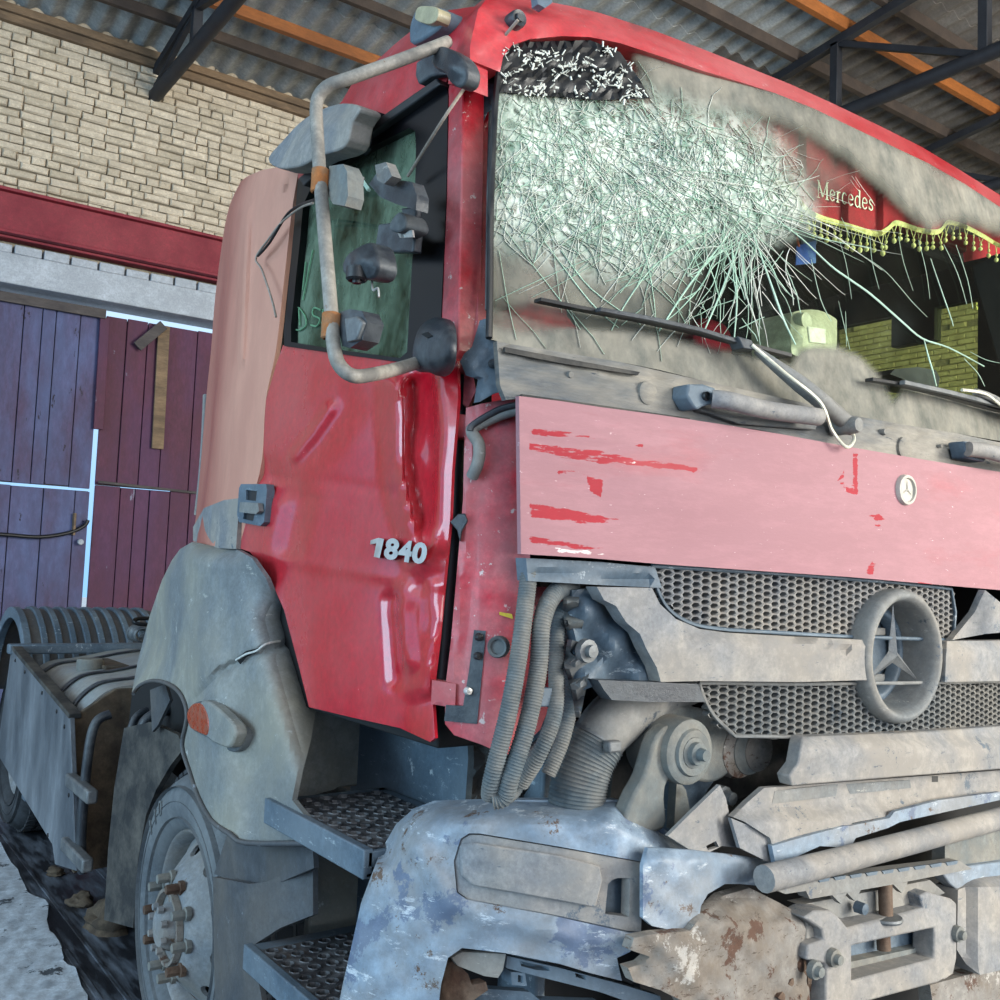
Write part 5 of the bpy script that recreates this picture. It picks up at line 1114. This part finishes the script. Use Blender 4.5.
M['crackline'] = mat('pale_crack_edge', '#d6d8d2', rough=.6, bump=0)
tube('split_edge', [pt(S_door, x, y, -.058+float(ffn(np.array([x]), np.array([y]))[0])) for x, y in [(236, 660), (246, 654), (256, 651), (266, 644), (280, 641)]], .003, M['crackline'], fd_, 5, 3)
plate('split_gap', [(236, 659), (246, 651), (258, 648), (255, 653), (246, 657), (240, 664)], S_door, M['dark'], fd_, -.058, lambda x, y: ffn(x, y), .002, TX, step=6)
plate('mudguard_facet', [(312, 712), (345, 714), (338, 785), (330, 790), (292, 800), (298, 770)], S_door, M['fender'], T, .05, lambda x, y: .004*(x-312)*0+.003*(x-292), .01, TX, step=8)
# indicator on the mudguard
il = plate('indicator_lamp', sm([(188, 712), (194, 703), (206, 702), (222, 718), (240, 728), (243, 738), (238, 750), (228, 751), (205, 737), (190, 728)], 3), S_door, M['rubber'], T, -.075, None, .03, TX, step=6, bevel=.004)
plate('indicator_base', sm([(204, 703), (240, 724), (244, 738), (236, 753), (224, 752), (226, 738)], 3), S_door, M['fenderdark'], il, -.062, None, .03, TX, step=8, bevel=.004)
plate('indicator_body', sm([(200, 702), (212, 704), (234, 726), (233, 741), (226, 748), (206, 738), (203, 722)], 3), S_door, M['fender'], il, -.10, None, .03, TX, step=6, bevel=.006)
plate('indicator_lens', sm([(187, 713), (193, 704), (202, 705), (208, 720), (207, 734), (202, 734), (190, 727)], 3), S_door, M['amber'], il, -.102, None, .02, TX, step=5, bevel=.005)
# lower skirt
plate('lower_skirt', [(213, 877), (250, 884), (266, 882), (290, 872), (313, 862), (313, 915), (280, 928), (252, 946), (262, 1000), (264, 1040), (216, 1040), (214, 960)], S_door, M['fenderdark'], T, -.03, lambda x, y: .05*np.clip((x-250)/60, 0, 1)+.03*np.clip((232-x)/20, 0, 1)**2, .012, TX, step=7, bevel=.003)
plate('skirt_infill', [(226, 832), (312, 836), (314, 868), (266, 888), (238, 890)], S_door, M['fenderdark'], T, -.005, None, .012, TX, step=8)
plate('skirt_infill', [(214, 874), (228, 832), (242, 836), (240, 884)], S_door, M['fenderdark'], T, .06, None, .012, TX, step=8)
# rear half of the front mudguard: dark curved apron
plate('mudguard_apron', [(124, 728), (150, 722), (178, 735), (184, 748), (170, 766), (156, 790), (146, 815), (138, 860), (133, 928), (104, 920), (108, 850), (114, 789)], S_door, M['darkgrey'], T, .06, lambda x, y: .0012*(x-104), .02, TX, step=8, bevel=.003)
plate('mudguard_inner', [(132, 694), (150, 678), (188, 690), (190, 740), (215, 820), (200, 800), (170, 770), (150, 735), (128, 730)], S_door, M['dark'], T, .22, None, .02, TX, step=12)
plate('wheel_arch_liner', [(120, 690), (330, 690), (330, 1030), (100, 1030)], S_x(.62), M['dark'], T, 0, None, .02, TX, step=40)
plate('torn_liner', [(150, 690), (165, 684), (170, 700), (158, 725), (152, 732)], S_door, M['fenderdark'], T, .10, None, .01, TX, step=5)

# ---- wheels
def wheel(name, yc, zc, R0, xf, m, full):
    w = group_empty(name, (xf+.15, yc, zc-R0), T); s = R0/.44
    prof = [(.262, .055), (.275, .028), (.30, .012), (.335, .0), (.37, .002), (.40, .014), (.415, .03), (.43, .055), (.44, .085), (.44, .29), (.425, .32), (.40, .33), (.27, .32), (.262, .28)]
    ty = lathe('tyre', [(r*s, xf+h) for r, h in prof], (0, yc, zc), 'x', m, w, 72, 40, True)
    for r in (.305, .352, .395): lathe('sidewall_ridge', [(r*s-.003, xf+.012), (r*s, xf-.002+(.004 if r < .32 else 0)), (r*s+.003, xf+.012)], (0, yc, zc), 'x', m, ty, 72, 60)
    # tread blocks
    V, F = [], []
    for k in range(64):
        a = 2*math.pi*k/64; Mx = Matrix.Translation((0, yc, zc)) @ Matrix.Rotation(a, 4, 'X')
        for x_ in (.085, .15, .21, .27): box_mesh((xf+x_-.024, -.016, R0-.004), (xf+x_+.024, .016, R0+.009), V, F, Mx)
    o = finish('tread', V, F, M['tyredark'], ty, 0); o['kind'] = 'stuff'
    if not full: 
        lathe('rim', [(0, xf+.10), (.18*s, xf+.10), (.25*s, xf+.04), (.262*s, xf+.05)], (0, yc, zc), 'x', M['rim'], w, 40, 40); return w
    lathe('rim_flange', [(.245, xf+.13), (.25, xf+.07), (.258, xf+.04), (.266, xf+.034), (.272, xf+.045), (.268, xf+.08)], (0, yc, zc), 'x', M['rim'], w, 60, 40)
    # disc with hand holes
    out = [(math.cos(a)*.250, math.sin(a)*.250) for a in np.linspace(0, 2*math.pi, 61)[:-1]]
    holes = []
    for k in range(10):
        a = 2*math.pi*k/10+.2; cy, cz = math.cos(a)*.208, math.sin(a)*.208
        holes.append([(cy+math.cos(a)*.018*math.cos(t)-math.sin(a)*.026*math.sin(t), cz+math.sin(a)*.018*math.cos(t)+math.cos(a)*.026*math.sin(t)) for t in np.linspace(0, 2*math.pi, 13)[:-1]])
    sc = 400.; V2, F2 = tri2d([(a*sc, b*sc) for a, b in out], [[(a*sc, b*sc) for a, b in h] for h in holes], 7); V2 = V2/sc
    rr = np.hypot(V2[:, 0], V2[:, 1]); x = xf+.075-.085*np.clip((.225-rr)/.09, 0, 1)**1.0*(1)+.0; x = np.where(rr > .225, xf+.075+.6*(rr-.225), x)
    P = np.stack([x, yc+V2[:, 0], zc+V2[:, 1]], 1); n = len(P)
    a, b, c = F2[0]
    if np.cross(P[b]-P[a], P[c]-P[a])[0] > 0: F2 = [f[::-1] for f in F2]
    E = {}
    for f in F2:
        for q in range(3): E[(f[q], f[(q+1) % 3])] = 1
    G = list(F2)+[(j, i, i+n, j+n) for (i, j) in E if (j, i) not in E]+[tuple(q+n for q in f[::-1]) for f in F2]
    disc = finish('wheel_disc', np.concatenate([P, P+np.array([.014, 0, 0])]), G, M['rim'], w, 40)
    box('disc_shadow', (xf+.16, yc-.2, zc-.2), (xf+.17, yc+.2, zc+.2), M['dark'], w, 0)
    lathe('hub', [(0, xf-.05), (.05, xf-.05), (.06, xf-.04), (.068, xf-.012), (.082, xf-.010), (.086, xf+.01)], (0, yc, zc), 'x', M['rim'], w, 36, 35)
    lathe('hub_ring', [(.094, xf-.012), (.098, xf-.03), (.108, xf-.03), (.111, xf-.012)], (0, yc, zc), 'x', M['rusty'], w, 40, 40)
    for k in range(10):
        a = 2*math.pi*k/10+.1; py, pz = yc+math.cos(a)*.137, zc+math.sin(a)*.137
        nt_ = lathe('wheel_nut', [(0, xf-.052), (.013, xf-.052), (.0145, xf-.046), (.0145, xf-.016), (.021, xf-.014), (.021, xf)], (0, py, pz), 'x', M['castdust' if k % 3 else 'rust'], w, 6 if k % 2 else 8, 30)
    for k in range(8):
        a = 2*math.pi*k/8+.3; lathe('hub_bolt', [(0, xf-.062), (.010, xf-.060), (.0115, xf-.045)], (0, yc+math.cos(a)*.062, zc+math.sin(a)*.062), 'x', M['rim'], w, 6, 30)
    return w, ty
wq, ty_ = wheel('front_wheel', 1.66, .443, .443, .07, M['tyre'], True)
wheel('rear_wheel', 4.80, .45, .45, .15, M['tyredark'], False)
# raised figures on the sidewall
for k, ch in enumerate('110'):
    V, F = text_mesh(ch, 0.0); A = np.array(V); lo, hi = A.min(0), A.max(0); A = (A-lo)/(hi-lo+1e-9)
    a0 = math.radians(52-9*k); h = .045; wdt = .018 if ch == '1' else .034
    P = []
    for u, v, w_ in A:
        r = .338+v*h; ang = a0+(.5-u)*wdt/.36
        P.append((.07-.003+.006*(1-w_), 1.66+math.sin(ang)*r, .443+math.cos(ang)*r))
    finish('sidewall_figure', P, F, M['rubber'], ty_, 30)

# ---- fuel tank with its side plate, end plate, rungs
tk = group_empty('fuel_tank', (.35, 3.6, .3), T)
def yz(name, poly, x, th, m, par, b=.003):  # plate in the y-z plane
    n = len(poly); V = [(x, a, c) for a, c in poly]+[(x+th, a, c) for a, c in poly]
    F = [tuple(range(n)), tuple(range(n, 2*n))[::-1]]+[(i, i+n, (i+1) % n+n, (i+1) % n) for i in range(n)]
    return finish(name, V, F, m, par, 30, b)
spl = yz('side_plate', [(4.18, 1.05), (2.88, .885), (2.62, .36), (2.95, .30), (3.02, .36), (4.36, .50)], .015, .02, M['plate'], tk)
for y, z in ((4.05, 1.0), (3.8, .97), (3.4, .92), (3.1, .88), (2.95, .84), (2.80, .6), (3.1, .38)): lathe('rivet', [(0, -.006), (.008, -.004), (.009, 0)], (.015, y, z), 'x', M['black'], spl, 8)
box('plate_flange', (.012, 2.88, .0), (.06, 4.2, .02), M['darkgrey'], tk, .003, Matrix.Translation((0, 2.88, .885)) @ Matrix.Rotation(math.atan2(.165, 1.3), 4, 'X') @ Matrix.Translation((0, -2.88, -.005)))
V, F = [], []
prof_t = sm([(.07, .45), (.06, .80), (.14, .955), (.30, 1.0), (.72, 1.0), (.74, .4)], 5, False)
n = len(prof_t)
for y in (2.95, 4.15):
    for a, c in prof_t: V.append((a, y, c))
for i in range(n-1): F.append((i, i+1, i+1+n, i+n))
F += [tuple(range(n)), tuple(range(n, 2*n))[::-1]]
finish('tank_shell', V, F, M['tank'], tk, 50)
for y in (3.12, 3.42, 3.95):
    V, F = [], []
    for yy in (y-.02, y+.02):
        for a, c in prof_t: V.append((a-.008*(1 if a < .3 else 0), yy, c+.010))
    for i in range(n-1): F.append((i, i+1, i+1+n, i+n))
    o = finish('tank_strap', V, F, M['darkplastic'], tk, 50); s_ = o.modifiers.new('s', 'SOLIDIFY'); s_.thickness = .006
lathe('filler_cap', [(0, .06), (.055, .06), (.06, .05), (.06, 0)], (.26, 3.62, .985), 'z', M['castdust'], tk, 24)
box('lid_plate', (.30, 3.5, 1.0), (.7, 3.9, 1.02), M['mud'], tk, .006)
# muddy end plate facing forward
V = [(.03, 2.90, .88), (.20, 2.93, .985), (.36, 2.93, .985), (.40, 2.85, .30), (.05, 2.80, .30)]; V2_ = [(a, b+.03, c) for a, b, c in V]
finish('end_plate', V+V2_, [(4, 3, 2, 1, 0), (5, 6, 7, 8, 9)]+[(i, (i+1) % 5, (i+1) % 5+5, i+5) for i in range(5)], M['mud'], tk, 0, .004)
tube('ladder_upright', [(.10, 2.62, .93), (.05, 2.62, .90), (.03, 2.62, .78), (.03, 2.64, .5), (.05, 2.66, .34)], .018, M['darkplastic'], tk, 10)
tube('ladder_upright', [(.24, 2.56, .95), (.17, 2.54, .92), (.14, 2.52, .78), (.14, 2.54, .5), (.15, 2.56, .36)], .015, M['darkplastic'], tk, 10)
for z in (.64, .40): box('ladder_rung', (-.01, 2.44, z), (.03, 2.78, z+.05), M['steel'], tk, .008)
tube('brake_pipe', [(.16, 2.3, .80), (.13, 2.30, .93), (.2, 2.3, .98), (.34, 2.35, .98)], .020, M['darkplastic'], T, 10)
# ---- rear mudguard: ribbed half barrel over the rear wheel
rm = group_empty('rear_mudguard', (.35, 4.75, .3), T)
rc = (4.80, .66); RR = .555
def barrel(name, x0, x1, r0, r1, a0, a1, m, par, seg=20, bev=.0):
    V, F = [], []
    for x in (x0, x1):
        for r in (r0, r1):
            for k in range(seg+1):
                a = math.radians(a0+(a1-a0)*k/seg); V.append((x, rc[0]-math.cos(a)*r, rc[1]+math.sin(a)*r))
    q = seg+1
    for k in range(seg):
        for (a, b) in ((0, 1), (1, 3), (3, 2), (2, 0)): F.append((a*q+k, a*q+k+1, b*q+k+1, b*q+k))
    F += [(0, q, 3*q, 2*q), (q-1, 2*q-1, 4*q-1, 3*q-1)]
    return finish(name, V, F, m, par, 35, bev)
barrel('mudguard_shell', .13, .86, RR-.02, RR, 8, 175, M['fenderdark'], rm, 26)
barrel('mudguard_rim', .11, .15, RR-.05, RR+.012, 8, 175, M['bluegrey'], rm, 26, .004)
for k in range(9): barrel('rib', .20+k*.073, .232+k*.073, RR-.004, RR+.016, 30, 140, M['bluegrey'], rm, 16, .004)
yz('mudguard_flap', [(4.25, .74), (4.21, .74), (4.19, .28), (4.27, .28)], .13, .5, M['bluegrey'], rm)
box('cross_bar', (.0, 4.15, 1.02), (.85, 4.22, 1.07), M['bluegrey'], rm, .008)
tube('coiled_hose', [(.60+.035*math.cos(t), 3.98+.010*t/2, 1.13+.035*math.sin(t)) for t in np.linspace(0, 30, 90)], .010, M['steel'], T, 6, 1, raw=True)
tube('black_ring', [(.60+.06*math.cos(t), 3.95+.02*math.sin(t), 1.20+.015*math.sin(t)) for t in np.linspace(0, 6.28, 20)], .010, M['cable'], T, 6, 1, raw=True)

# ---- mirror arm, brackets, broken housings
dr = lambda x, y, o: pt(S_door, x, y, o)
ma = group_empty('mirror_arm', dr(335, 350, -.25), T)
arm = tube('arm_tube', [dr(447, 42, -.04), dr(432, 48, -.08), dr(395, 62, -.15), dr(350, 78, -.22), dr(327, 87, -.25), dr(317, 102, -.26), dr(317, 130, -.26), dr(321, 190, -.26), dr(326, 250, -.26), dr(331, 310, -.26), dr(334, 348, -.26), dr(340, 366, -.25), dr(354, 376, -.23), dr(375, 374, -.18), dr(400, 368, -.10), dr(420, 362, -.05)], .0118, M['mirrorarm'], ma, 14, 6)
def clampb(y, w_):
    c = dr(320+(y-180)*.075, y, -.26); lathe('rust_clamp', [(.0125, -.022), (.0155, -.020), (.0155, .020), (.0125, .022)], c, 'z', M['orange_rust'], ma, 16)
    return c
clampb(181, 0); clampb(326, 0)
plate('mirror_bracket', [(329, 166), (343, 164), (347, 172), (348, 196), (345, 206), (333, 204), (328, 196)], S_door, M['castdust'], ma, -.25, None, .03, TX, step=6, bevel=.004)
plate('mirror_bracket', [(346, 172), (354, 174), (352, 190), (348, 202), (344, 206)], S_door, M['darkplastic'], ma, -.23, None, .02, TX, step=6, bevel=.003)
plate('mirror_bracket', [(340, 312), (350, 309), (362, 311), (367, 322), (362, 340), (350, 348), (342, 346), (339, 330)], S_door, M['darkplastic'], ma, -.25, None, .03, TX, step=6, bevel=.005)
plate('bracket_lip', [(344, 318), (356, 316), (362, 322), (356, 340), (346, 342)], S_door, M['steel'], ma, -.258, None, .02, TX, step=6, bevel=.003)
plate('arm_foot_upper', sm([(431, 54), (440, 46), (452, 50), (462, 58), (467, 70), (465, 82), (458, 87), (450, 82), (444, 72), (434, 67)], 3), S_door, M['darkplastic'], ma, -.07, lambda x, y: -.02*np.clip(1-np.hypot(x-450, y-66)/20, 0, 1), .03, TX, step=4, bevel=.006)
plate('arm_foot_upper', [(416, 62), (430, 52), (436, 66), (446, 74), (430, 76), (418, 84), (415, 76)], S_door, M['darkplastic'], ma, -.03, None, .02, TX, step=6, bevel=.004)
plate('arm_foot_lower', sm([(414, 340), (420, 326), (432, 318), (446, 319), (451, 328), (452, 350), (449, 368), (440, 376), (428, 372), (414, 370), (412, 355)], 3), S_door, M['darkplastic'], ma, -.07, lambda x, y: .04*np.clip((np.hypot(x-433, y-346)-12)/22, 0, 1)**2, .012, TX, step=4, bevel=.006)
plate('foot_slot', [(421, 334), (427, 332), (432, 336), (427, 338)], S_door, M['dark'], ma, -.072, None, .004, TX, step=4)
mc_ = dr(361, 262, -.13)
plate('camera_housing', sm([(343, 262), (350, 252), (366, 243), (374, 245), (378, 262), (377, 272), (370, 279), (350, 276), (343, 272)], 3), S_door, M['darkplastic'], ma, -.16, lambda x, y: -.02*np.clip(1-np.hypot(x-362, y-260)/20, 0, 1), .04, TX, step=4, bevel=.008)
lathe('camera_lens', [(0, -.006), (.008, -.008), (.010, 0), (.016, -.004), (.020, 0), (.020, .02)], dr(357, 279, -.17), 'z', M['black'], ma, 18)
plate('broken_housing', [(369, 184), (376, 174), (386, 178), (412, 182), (417, 196), (416, 210), (396, 204), (380, 197)], S_door, M['darkplastic'], ma, -.10, None, .025, TX, step=5, bevel=.004)
plate('broken_shard', [(375, 165), (386, 162), (392, 176), (384, 184), (377, 180)], S_door, M['grey'], ma, -.13, None, .02, TX, step=5, bevel=.003)
plate('broken_joint', sm([(390, 222), (398, 212), (404, 216), (406, 226), (398, 232), (390, 230)], 3), S_door, M['rubber'], ma, -.09, None, .05, TX, step=4, bevel=.006)
plate('broken_base', [(374, 252), (378, 224), (392, 222), (398, 230), (415, 232), (413, 252)], S_door, M['darkplastic'], ma, -.05, None, .02, TX, step=6, bevel=.004)
plate('broken_base', [(400, 208), (416, 206), (415, 222), (404, 220)], S_door, M['darkplastic'], ma, -.06, None, .015, TX, step=6, bevel=.004)
plate('foil_scrap', [(397, 232), (412, 230), (413, 237), (400, 238)], S_door, M['chrome'], ma, -.075, lambda x, y: .004*np.sin(x), .004, TX, step=4)
tube('glass_splinter', [dr(358, 174, -.12), dr(369, 190, -.12)], .004, M['crackg'], ma, 5, 2)
tube('dangling_wire', [dr(313, 203, -.12), dr(300, 208, -.06), dr(282, 222, -.03), (dr(268, 240, -.03)), dr(256, 258, -.03), dr(262, 270, -.03), dr(272, 300, -.03), dr(276, 317, -.03)], .0028, M['wire'], T, 6)
tube('dangling_wire', [dr(314, 200, -.12), dr(298, 206, -.05), dr(286, 216, -.03), dr(270, 242, -.028), dr(258, 256, -.028)], .0035, M['cable'], T, 6)
tube('loose_wire', [dr(372, 279, -.14), dr(373, 290, -.14), dr(378, 288, -.14), dr(379, 297, -.14)], .002, M['chrome'], T, 5)
# ---- roof deflector, marker lamp
plate('roof_deflector', sm([(268, 158), (283, 140), (300, 122), (318, 110), (343, 103), (360, 107), (352, 122), (345, 146), (318, 156), (300, 166), (278, 168)], 3), S_door, M['greylite'], T, -.10, lambda x, y: .04*np.clip(1-pdist([(268, 158), (300, 122), (343, 103)], x, y, False)/16, 0, 1), .05, TX, step=6, bevel=.01)
plate('deflector_end', [(345, 104), (361, 106), (354, 122), (348, 140), (342, 148)], S_door, M['darkplastic'], T, -.06, None, .06, TX, step=6, bevel=.004)
plate('door_rain_rail', [(298, 178), (330, 153), (370, 124), (410, 96), (436, 78), (440, 84), (412, 104), (372, 132), (331, 160), (303, 186)], S_door, M['black'], T, -.025, None, .03, TX, step=10, bevel=.003)
ml = plate('marker_lamp', sm([(411, 20), (417, 8), (428, 7), (441, 8), (443, 18), (436, 30), (412, 44), (409, 32)], 3), S_door, M['bluegrey'], T, -.03, None, .08, TX, step=6, bevel=.006)
plate('marker_lens', sm([(415, 15), (418, 7), (430, 6), (438, 9), (436, 20), (428, 24), (416, 20)], 3), S_door, M['creamlens'], ml, -.045, None, .03, TX, step=5, bevel=.005)

# ================================================================== things inside the cab
edge = [(600, 118), (650, 134), (700, 150), (740, 163), (760, 174), (780, 183), (793, 192), (802, 204), (811, 213), (824, 219), (838, 223), (858, 229), (877, 234), (888, 229), (895, 223), (905, 225), (916, 229), (930, 232), (940, 231), (945, 225), (949, 222), (960, 225), (970, 229), (985, 237), (1000, 246), (1045, 268)]
edge_s = sm(edge, 3, False)
IN = .035
cur = thing('windshield_curtain', pt(S_front, 850, 200, IN), 'red velvet curtain with yellow tasselled edge hanging behind the windshield', 'curtain')
wave = lambda x, y: .009*np.sin(x*.16)+.006*np.sin(x*.37+y*.05)
plate('curtain_cloth', [(600, 40), (700, 60), (850, 118), (1000, 200), (1045, 226)]+edge_s[::-1], S_front, M['curtain'], cur, IN, wave, .004, TY, step=7)
ev = lambda x, y, o=0.: pt(S_front, x, y, IN-.006+o+float(wave(np.array([x]), np.array([y]))[0]))
V, F = [], []
trim_pts = [ev(x, y) for x, y in edge_s]
Vv = []
for p_, (x, y) in zip(trim_pts, edge_s): Vv += [tuple(p_+Vector((0, 0, .007))), tuple(p_+Vector((0, -.004, 0))), tuple(p_+Vector((0, 0, -.007))), tuple(p_+Vector((0, .003, 0)))]
for i in range(len(edge_s)-1):
    for k in range(4): a = i*4+k; b = i*4+(k+1) % 4; F.append((a, b, b+4, a+4))
finish('braid', Vv, F, M['trim'], cur, 0)
# tassels: a V of cord, a knot and two beads, copied along the braid
def tassel_mesh():
    V, F = [], []
    tube_mesh([(-.007, 0, 0), (0, 0, -.022)], .0010, 5, True, None, V, F); tube_mesh([(.007, 0, 0), (0, 0, -.022)], .0010, 5, True, None, V, F)
    tube_mesh([(0, 0, -.020), (0, 0, -.046)], .0012, 5, True, None, V, F)
    for z, r in ((-.026, .0045), (-.039, .0064)):
        b = len(V); rings = [(0, r)]+[(r*math.sin(a), r*math.cos(a)) for a in (.7, 1.4, 2.1, 2.6)]
        for rr, h in rings:
            for k in range(6): V.append((rr*math.cos(k*1.047), rr*math.sin(k*1.047), z+h))
        for i in range(len(rings)-1):
            for k in range(6): F.append((b+i*6+k, b+i*6+(k+1) % 6, b+(i+1)*6+(k+1) % 6, b+(i+1)*6+k))
    return V, F
tv, tf = tassel_mesh(); tas = None
X_ = np.array([p[0] for p in edge_s]); Y_ = np.array([p[1] for p in edge_s])
xs = 742.
while xs < 1040:
    yy = float(np.interp(xs, X_, Y_)); p_ = ev(xs, yy+1.5)
    if tas is None:
        tas = finish('tassel', np.array(tv)+np.array(p_), tf, M['trim'], cur, 60, 0, p_)
    else:
        c = copy_part(tas, cur, p_); c.rotation_euler = (0, R.uniform(-.12, .12), R.uniform(0, 3)); k_ = R.uniform(.85, 1.2); c.scale = (1, 1, k_)
    xs += 6.6 if xs < 960 else 7.5
# lettering: serif strokes sewn on the cloth
LET = {
 'M': (1.02, [([(.12, 0), (.12, 1)], .05), ([(.12, 1), (.5, .08)], .12), ([(.5, .08), (.86, 1)], .05), ([(.86, 1), (.86, 0)], .12), ([(.0, 0), (.24, 0)], .05), ([(.0, 1), (.16, 1)], .05), ([(.72, 0), (1.0, 0)], .05), ([(.84, 1), (1.0, 1)], .05)]),
 'e': (.52, [([(.08, .34), (.42, .36), (.41, .52), (.26, .64), (.12, .56), (.06, .34), (.10, .12), (.25, .0), (.44, .12)], .075)]),
 'r': (.42, [([(.13, 0), (.13, .62)], .11), ([(.02, 0), (.26, 0)], .05), ([(.02, .62), (.13, .62)], .05), ([(.13, .42), (.22, .58), (.36, .60)], .075)]),
 'c': (.48, [([(.41, .50), (.28, .64), (.13, .56), (.06, .32), (.12, .08), (.26, .0), (.42, .12)], .08)]),
 'd': (.58, [([(.44, 0), (.44, 1)], .11), ([(.44, 0), (.56, 0)], .05), ([(.32, 1), (.44, 1)], .05), ([(.44, .52), (.30, .64), (.13, .56), (.06, .32), (.12, .08), (.26, .0), (.44, .12)], .075)]),
 's': (.42, [([(.34, .50), (.22, .63), (.09, .53), (.13, .39), (.28, .29), (.35, .14), (.23, .01), (.05, .10)], .08), ([(.34, .44), (.34, .60)], .04), ([(.05, .04), (.05, .2)], .04)])}
word = 'Mercedes'; tot = sum(LET[c][0]+.05 for c in word); bx, by, ex, ey = 817, 197, 874, 211; cap = 17.; adv = 0
for ch in word:
    w_, strokes = LET[ch]; V, F = [], []
    for pl, sw in strokes:
        q = sm(pl, 4, False) if len(pl) > 2 else pl; n_ = len(q); b = len(V)
        for i, (u, v) in enumerate(q):
            u0, v0 = q[max(i-1, 0)]; u1, v1 = q[min(i+1, n_-1)]; L_ = math.hypot(u1-u0, v1-v0)+1e-9; nx, ny = -(v1-v0)/L_*sw/2, (u1-u0)/L_*sw/2
            for sx, o_ in ((1, -.004), (1, -.006), (-1, -.006), (-1, -.004)):
                t = (adv+u+nx*sx)/tot; PX = bx+(ex-bx)*t; PY = by+(ey-by)*t-(v+ny*sx)*cap; V.append(tuple(pt(S_front, PX, PY, IN+o_+float(wave(np.array([PX]), np.array([PY]))[0]))))
        for i in range(n_-1):
            for k in range(4): a = b+i*4+k; b2 = b+i*4+(k+1) % 4; F.append((a, b2, b2+4, a+4))
        F += [(b, b+1, b+2, b+3), tuple(b+(n_-1)*4+k for k in (3, 2, 1, 0))]
    finish('letter', V, F, M['cream'], cur, 0); adv += w_+.05
# second curtain at the far side window
cur2 = thing('side_curtain', pt(S_front, 1000, 280, .3), 'dark red side curtain with pale tassels at the far door, right edge of the windshield', 'curtain')
plate('curtain_cloth', [(962, 232), (1014, 248), (1014, 289), (1000, 290), (973, 296), (966, 270)], S_front, M['curtain'], cur2, .24, None, .004, TY, step=8)
tube('braid', [pt(S_front, x, y, .235) for x, y in [(972, 296), (985, 293), (1000, 290), (1013, 288)]], .005, M['cream'], cur2, 6)
for k in range(5):
    p_ = pt(S_front, 976+k*8, 295-k*.9, .233); c = copy_part(tas, cur2, p_); c.scale = (1.2, 1.2, 1.2)
# blue card with its cord
pc = thing('blue_pennant', pt(S_front, 806, 240, .16), 'small blue card hanging on an orange cord behind the windshield', 'pennant')
plate('card', [(797, 246), (816, 240), (816, 263), (796, 265)], S_front, M['blue'], pc, .16, None, .003, TY, step=8)
plate('card', [(803, 228), (818, 226), (817, 244), (802, 247)], S_front, M['bluegrey'], pc, .17, None, .003, TY, step=8)
tube('cord', [pt(S_front, 800, 222, .16), pt(S_front, 797, 236, .155), pt(S_front, 799, 247, .16)], .003, M['orange'], pc, 6)
# pale box and dark tray on the dashboard
wb_ = thing('plastic_canister', pt(S_front, 815, 345, .22), 'cream plastic canister standing on the dashboard behind the cracked glass', 'canister')
plate('canister_body', sm([(791, 318), (797, 311), (818, 310), (835, 318), (837, 325), (836, 352), (830, 358), (796, 356), (791, 345)], 3), S_front, M['white_box'], wb_, .20, lambda x, y: .02*np.clip((np.hypot((x-814)/22, (y-334)/24)-.6)/.5, 0, 1), .12, TY, step=5, bevel=.008)
plate('canister_panel', [(808, 326), (826, 329), (826, 344), (810, 342)], S_front, M['cream'], wb_, .196, None, .006, TY, step=8, bevel=.002)
lathe('canister_cap', [(0, -.02), (.02, -.02), (.024, 0), (.02, .02)], pt(S_front, 800, 322, .215), 'y', M['white_box'], wb_, 16)
tr = plate('dash_tray', [(890, 374), (895, 369), (918, 367), (936, 370), (940, 378), (938, 388), (915, 384)], S_front, M['black'], None, .16, None, .12, TY, step=6, bevel=.005)
tag(tr, 'low black plastic tray on the dashboard beside the right wiper blade', 'tray')
